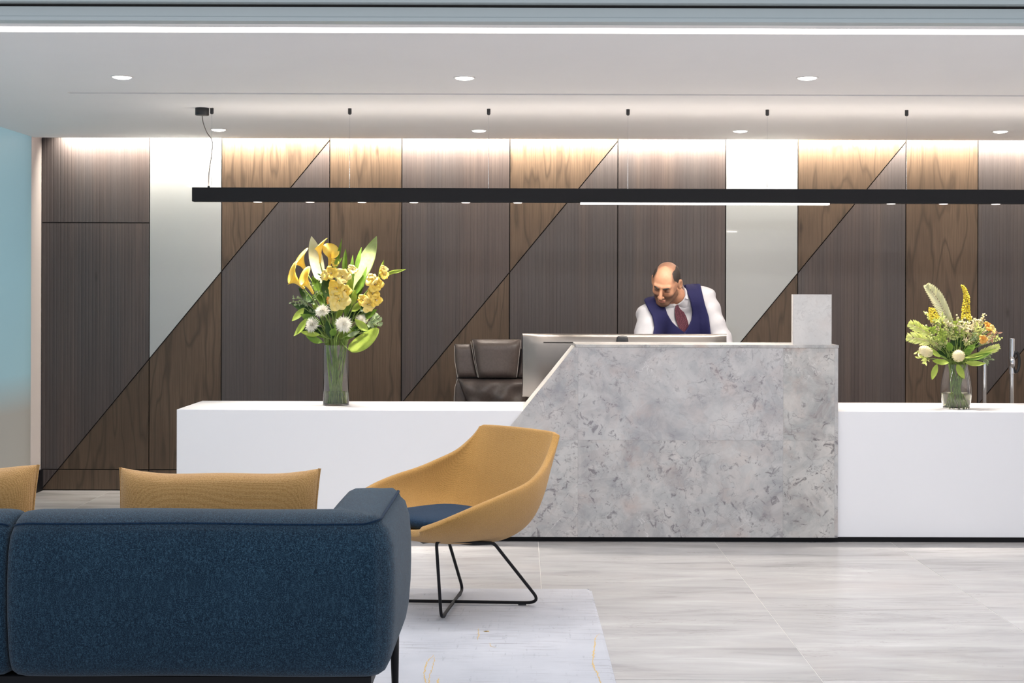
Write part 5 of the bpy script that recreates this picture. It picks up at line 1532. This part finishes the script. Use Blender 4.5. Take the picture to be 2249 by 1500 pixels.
for k in range(9):
    px, py = (684, 700, 716, 734, 760, 782, 800, 812, 690)[k], (690, 664, 634, 690, 690, 700, 690, 728, 728)[k]
    sprig('wispy %s sprig %s of the tall bouquet' % (('grey green', 'bright green', 'dark green')[k % 3], ('at the left edge', 'left of the middle', 'under the upright calla', 'at the heart', 'right of the heart', 'beside the pale leaf', 'at the upper right', 'at the lower right', 'at the lower left')[k]), VA, (px, py), [(px + rq.uniform(-22, 22), py - rq.uniform(8, 30)) for _ in range(4)], 8.27 + 0.04 * rq.random(), (SAGE, LEAF, LEAFD)[k % 3], 0.009, 0.024, 8, 'inner sprigs of the tall bouquet')

# ---------- rounded vase at the right
RY = 8.21
c2 = P(2100, 897, RY); c2[2] = dz
k_ = RY / F_PX; hh = P(2100, 800, RY)[2] - dz
prof = [(26, 0.0), (28.5, 0.03), (31, 0.15), (33.3, 0.30), (33.8, 0.38), (32.5, 0.55), (29, 0.75), (25.5, 0.92), (25, 1.0)]
sm = catmull(prof, 26)
outer = [(r * k_, z * hh + 0.0006) for r, z in sm]; inner = [(r * k_ - 0.0035, max(z * hh, 0.014)) for r, z in sm if z * hh > 0.010]
v2 = thing('glass_vase', c2, 'squat rounded clear vase of water on the right counter', 'vase')
auto_smooth(obj('glass', MB().lathe([(0.0, 0.0006)] + outer + inner[::-1] + [(0.0, 0.012)], c2, 48), VGLASS, v2), 40)
wz2 = P(2100, 863, RY)[2] - dz
wp = [(r - 0.0006, z + (0.0006 if i == 0 else 0)) for i, (r, z) in enumerate(inner) if z < wz2]
wob_ = obj('water', MB().lathe([(0.0, 0.0128)] + [(wp[0][0] - 0.001, 0.0146)] + wp[1:] + [(wp[-1][0], wz2), (0.0, wz2)], c2, 48), WATER, v2); auto_smooth(wob_, 40)
VB = Vase(c2, dz + hh, 0.058, 0.060)
# feather palm
def pinnate(label, base_px, tip_px, d0, d1, wid, mats, n, name='feather_leaf', droop=0.0, group=None, lw=0.011):
    b = P(*base_px, d0); t = P(*tip_px, d1)
    o, h, dr, p = flower(name, label, 'leaf', group, VB, b, 0.0028)
    v = t - b; L = np.linalg.norm(v); s = unit(np.cross(v, (0, -1, 0))); path = catmull([b, b + v * 0.5 + s * L * 0.05, t], 20)
    obj('midrib', MB().tube(path, [0.0026] * 10 + [0.0018] * 10, 6), CRM, o, True)
    m = MB()
    for k in range(n):
        u = (k + 0.5) / n; c = path[int(u * 19)]; ln = wid * (math.sin(math.pi * (0.18 + 0.80 * u)) ** 0.7)
        for sg in (-1, 1):
            leaf(m, c, c + s * sg * ln * 0.62 + unit(v) * ln * 1.0 + np.array((0, -0.012 * (k % 2), 0)), lw, face=(0, -1, 0.2), n=4, thick=0.0008)
    q = obj('leaflets', m, mats, o, True); q['kind'] = 'stuff'
pinnate('tall pale feather leaf leaning left out of the right vase', (2090, 718), (2034, 627), 8.20, 8.24, 0.066, LEAFP, 64, lw=0.013)
pinnate('green feathery bract at the upper left of the right bouquet', (2042, 735), (1996, 712), 8.20, 8.17, 0.052, GRN, 14, 'bract_spray', group='feathery bracts in the right vase', lw=0.013)
pinnate('lower green feathery bract at the far left of the right bouquet', (2046, 752), (1992, 742), 8.17, 8.14, 0.056, GRN, 14, 'bract_spray', group='feathery bracts in the right vase', lw=0.013)
pinnate('feathery bract spreading to the right of the right bouquet', (2150, 776), (2192, 760), 8.17, 8.15, 0.040, GRN, 12, 'bract_spray', group='feathery bracts in the right vase', lw=0.010)
# spikes of tiny yellow flowers
def spike(label, pts, d, r0, r1, mats, name, n, group=None, cat='flower'):
    o, h, dr, p = flower(name, label, cat, group, VB, P(*pts[0], d), 0.0028)
    path = catmull([P(x, y, d) for x, y in pts], 24); rr = random.Random(int(pts[0][0])); m = MB()
    for k in range(n):
        t = (k + 0.5) / n; c = path[int(t * 23)]; R = r0 + (r1 - r0) * t; a = k * 2.39996
        q = c + np.array((math.cos(a) * R, math.sin(a) * R, rr.uniform(-0.006, 0.006)))
        ball(m, q, (0.0030 + 0.0026 * (1 - t)) * rr.uniform(0.8, 1.2))
    m.tube(path, [0.003] * 12 + [0.0015] * 12, 6)
    q = obj('florets', m, mats, o, True); q['kind'] = 'stuff'
spike('tall curved golden spike at the top of the right bouquet', [(2122, 700), (2121, 680), (2123, 655), (2119, 638), (2113, 626)], 8.22, 0.026, 0.006, GLD, 'goldenrod', 260)
spike('short golden spray at the upper left of the right bouquet', [(2058, 706), (2050, 690), (2046, 676)], 8.22, 0.034, 0.014, GLD, 'goldenrod', 170)
spike('pale sprig rising behind the short golden spray', [(2044, 700), (2036, 690), (2032, 686)], 8.26, 0.010, 0.008, GRN, 'goldenrod', 18)
# clouds of filler
GF = 'pale filler flowers in the right vase'
fil_ = [((2064, 735), [(2046, 704), (2062, 700), (2030, 716), (2056, 716)], 'pale filler spray under the short golden spray'), ((2084, 738), [(2072, 706), (2086, 712), (2096, 716), (2066, 722)], 'pale filler spray under the tall feather leaf'),
        ((2112, 736), [(2100, 690), (2116, 698), (2130, 706), (2106, 712)], 'pale filler spray under the tall golden spike'), ((2138, 738), [(2142, 698), (2150, 702), (2132, 714), (2156, 712)], 'pale filler spray right of the tall golden spike'),
        ((2150, 720), [(2152, 700), (2160, 692), (2164, 688), (2144, 700)], 'pale filler spray reaching up at the right'), ((2098, 748), [(2088, 728), (2108, 726), (2120, 724), (2078, 734)], 'pale filler spray at the middle of the right bouquet'),
        ((2130, 748), [(2150, 728), (2142, 722), (2162, 724), (2128, 730)], 'pale filler spray right of the middle'), ((2050, 752), [(2026, 726), (2036, 734), (2018, 738), (2044, 728)], 'pale filler spray left of the middle')]
for b, tips, lb in fil_: sprig(lb, VB, b, tips, 8.18 + 0.06 * RNG.random(), RNG.choice((CRM, GRN, CRM)), 0, 0, 16, GF, 'filler_flower', 'flower', 0.0052)
GE = 'slender leaf sprays in the right vase'
for b, tips, lb, mt in [((2076, 748), [(2060, 712), (2070, 726), (2050, 722)], 'olive leaf spray left of the middle of the right bouquet', LEAFL), ((2104, 744), [(2092, 704), (2110, 716), (2122, 712)], 'olive leaf spray behind the middle filler', LEAFL),
        ((2140, 746), [(2160, 704), (2172, 712), (2148, 712)], 'olive leaf spray right of the middle', GRN), ((2160, 752), [(2184, 742), (2194, 730), (2180, 722)], 'dusty pink sprig at the far right of the right bouquet', PNK), ((2040, 788), [(2012, 772), (2016, 786), (2030, 796)], 'lime bract spray under the cream cone', GRN),
        ((2150, 790), [(2176, 776), (2178, 788), (2166, 794)], 'sage spray at the lower right of the right bouquet', SAGE)]:
    sprig(lb, VB, b, tips, 8.18 + 0.03 * RNG.random(), mt, 0.010, 0.028, 9, GE)
rq = random.Random(5)
for k in range(30):
    a_ = math.radians(rq.uniform(195, 345)); r_ = rq.uniform(26, 78)
    px, py = 2100 + r_ * 1.05 * math.cos(a_), 776 + r_ * 1.0 * math.sin(a_)
    zn = ('far left', 'upper left', 'top', 'upper right', 'far right')[min(4, int((math.degrees(a_) - 195) / 30))] + (' edge' if r_ > 52 else '')
    tips = [(px + rq.uniform(-18, 18) + 10 * math.cos(a_), py - rq.uniform(2, 20)) for _ in range(4)]
    if k % 3 == 2:
        sprig('fine %s leaf spray in the mass of the right bouquet, %s' % (('pale green', 'lime', 'cream', 'sage')[k % 4], zn), VB, (px, py), tips, 8.14 + 0.12 * rq.random(), (GRN, LEAFL, CRM, SAGE)[k % 4], 0.007, 0.024, 9, 'inner leaf sprays of the right bouquet')
    else:
        sprig('tiny %s filler flowers in the mass of the right bouquet, %s' % (('cream', 'pale green', 'ivory')[k % 3], zn), VB, (px, py), tips, 8.14 + 0.12 * rq.random(), (CRM, GRN, LEAFP)[k % 3], 0, 0, 18, 'inner filler flowers of the right bouquet', 'filler_flower', 'flower', 0.0042)
for k in range(14):
    a_ = math.radians(rq.uniform(185, 355)); px, py = 2102 + rq.uniform(6, 40) * math.cos(a_), 790 + rq.uniform(6, 34) * math.sin(a_); L_ = rq.uniform(22, 36)
    leaf_thing('green_leaf', '%s leaf deep inside the right bouquet, pointing %s' % (('dark green', 'mid green', 'dark green')[k % 3], ('left', 'up left', 'up', 'up right', 'right')[min(4, int((math.degrees(a_) - 180) / 36))]), VB, (px, py), (px + L_ * math.cos(a_), py + L_ * math.sin(a_)), 8.20 + 0.05 * rq.random(), 8.22, rq.uniform(0.03, 0.042), (LEAFD, LEAF, LEAFD)[k % 3], 0.0018, 'inner leaves of the right bouquet', face=(rq.uniform(-0.5, 0.5), -1, 0.4), fold=0.3)
# cones
def cone_flower(px, py, d, r, aim, label, mats, name):
    o, h, dr, p = flower(name, label, 'flower', None, VB, P(px, py, d), 0.0038)
    a, b, ax = frame(aim); R = np.stack([a, b, ax], 1); m = MB()
    m.ell(h, r, 14, 10, R)
    n = 110
    for k in range(n):
        ph = math.acos(1 - 1.5 * (k + 0.5) / n); th = k * 2.39996
        q = np.array((math.sin(ph) * math.cos(th) * r[0], math.sin(ph) * math.sin(th) * r[1], math.cos(ph) * r[2]))
        w = R @ q; m.tube([h + w * 0.9, h + w * 1.10], [0.0022, 0.0012], 4)
    obj('flower_head', m, mats, o, True)
    c = MB()
    for k in range(9):
        th = 2 * math.pi * k / 9; rad = a * math.cos(th) + b * math.sin(th)
        leaf(c, h - ax * r[2] * 0.9, h + rad * r[0] * 1.15 - ax * r[2] * 0.05, 0.020, face=rad, n=5)
    obj('calyx', c, LEAFL, o, True)
cone_flower(2105, 782, 8.115, (0.034, 0.034, 0.036), (0.0, -0.75, 0.65), 'round white pincushion flower at the front of the right bouquet', CRM, 'pincushion_flower')
cone_flower(2034, 772, 8.13, (0.030, 0.030, 0.052), (-0.75, -0.5, 0.35), 'oblong cream cone flower at the lower left of the right bouquet', CRM, 'cone_flower')
def lily(px, py, d, R, aim, mats, label):
    o, h, dr, p = flower('alstroemeria', label, 'flower', 'orange blooms in the right vase', VB, P(px, py, d), 0.0028)
    obj('bloom', bloom(MB(), h, aim, R, random.Random(int(px))), mats, o, True)
lily(2168, 718, 8.16, 0.034, (0.4, -0.8, 0.4), ORA, 'orange bloom at the upper right of the right bouquet')
lily(2158, 746, 8.13, 0.030, (0.1, -0.9, 0.2), ORA, 'orange bloom at the right, just above the dark leaves')
lily(2178, 724, 8.15, 0.032, (0.6, -0.7, 0.3), YELP, 'pale yellow bloom beside the upper orange one')
GB = 'green leaves low in the right bouquet'
for (bx, by, tx, ty, w, mt, lb) in ((2058, 800, 2047, 834, 0.034, LEAFL, 'lime leaf hanging left of the rounded vase'), (2102, 800, 2118, 832, 0.040, LEAFL, 'lime leaf hanging over the front of the rounded vase'),
        (2120, 796, 2165, 798, 0.034, LEAFL, 'long lime leaf spreading right above the rim'), (2126, 790, 2178, 774, 0.030, LEAF, 'long green leaf spreading right under the sage spray'), (2118, 786, 2190, 765, 0.026, LEAFL, 'slim green leaf reaching furthest right'),
        (2084, 796, 2048, 792, 0.036, LEAFL, 'lime leaf spreading left above the rim'), (2090, 786, 2058, 770, 0.040, LEAFD, 'dark leaf behind the cream cone'), (2090, 770, 2082, 752, 0.038, LEAF, 'bright leaf above the dark middle'), (2120, 774, 2142, 757, 0.040, LEAF, 'bright leaf right of the white pincushion'),
        (2100, 770, 2068, 762, 0.046, LEAFD, 'dark leaf left of the white pincushion'), (2108, 762, 2116, 744, 0.044, LEAFD, 'dark leaf above the white pincushion'), (2120, 778, 2134, 764, 0.040, LEAF, 'rounded leaf touching the white pincushion'), (2096, 760, 2094, 742, 0.044, LEAFD, 'dark leaf at the centre of the right bouquet'),
        (2128, 768, 2148, 750, 0.044, LEAFD, 'dark leaf under the lower orange bloom'), (2066, 784, 2040, 762, 0.032, LEAFL, 'lime leaf left behind the dark leaves')):
    leaf_thing('green_leaf', lb, VB, (bx, by), (tx, ty), 8.155 + (0.03 if mt is LEAFD else -0.02), 8.14 + (0.05 if mt is LEAFD else -0.02), w, mt, 0.002, GB, face=(RNG.uniform(-0.3, 0.3), -1, 0.5), fold=0.25, bend=0.1, shape=0.75)
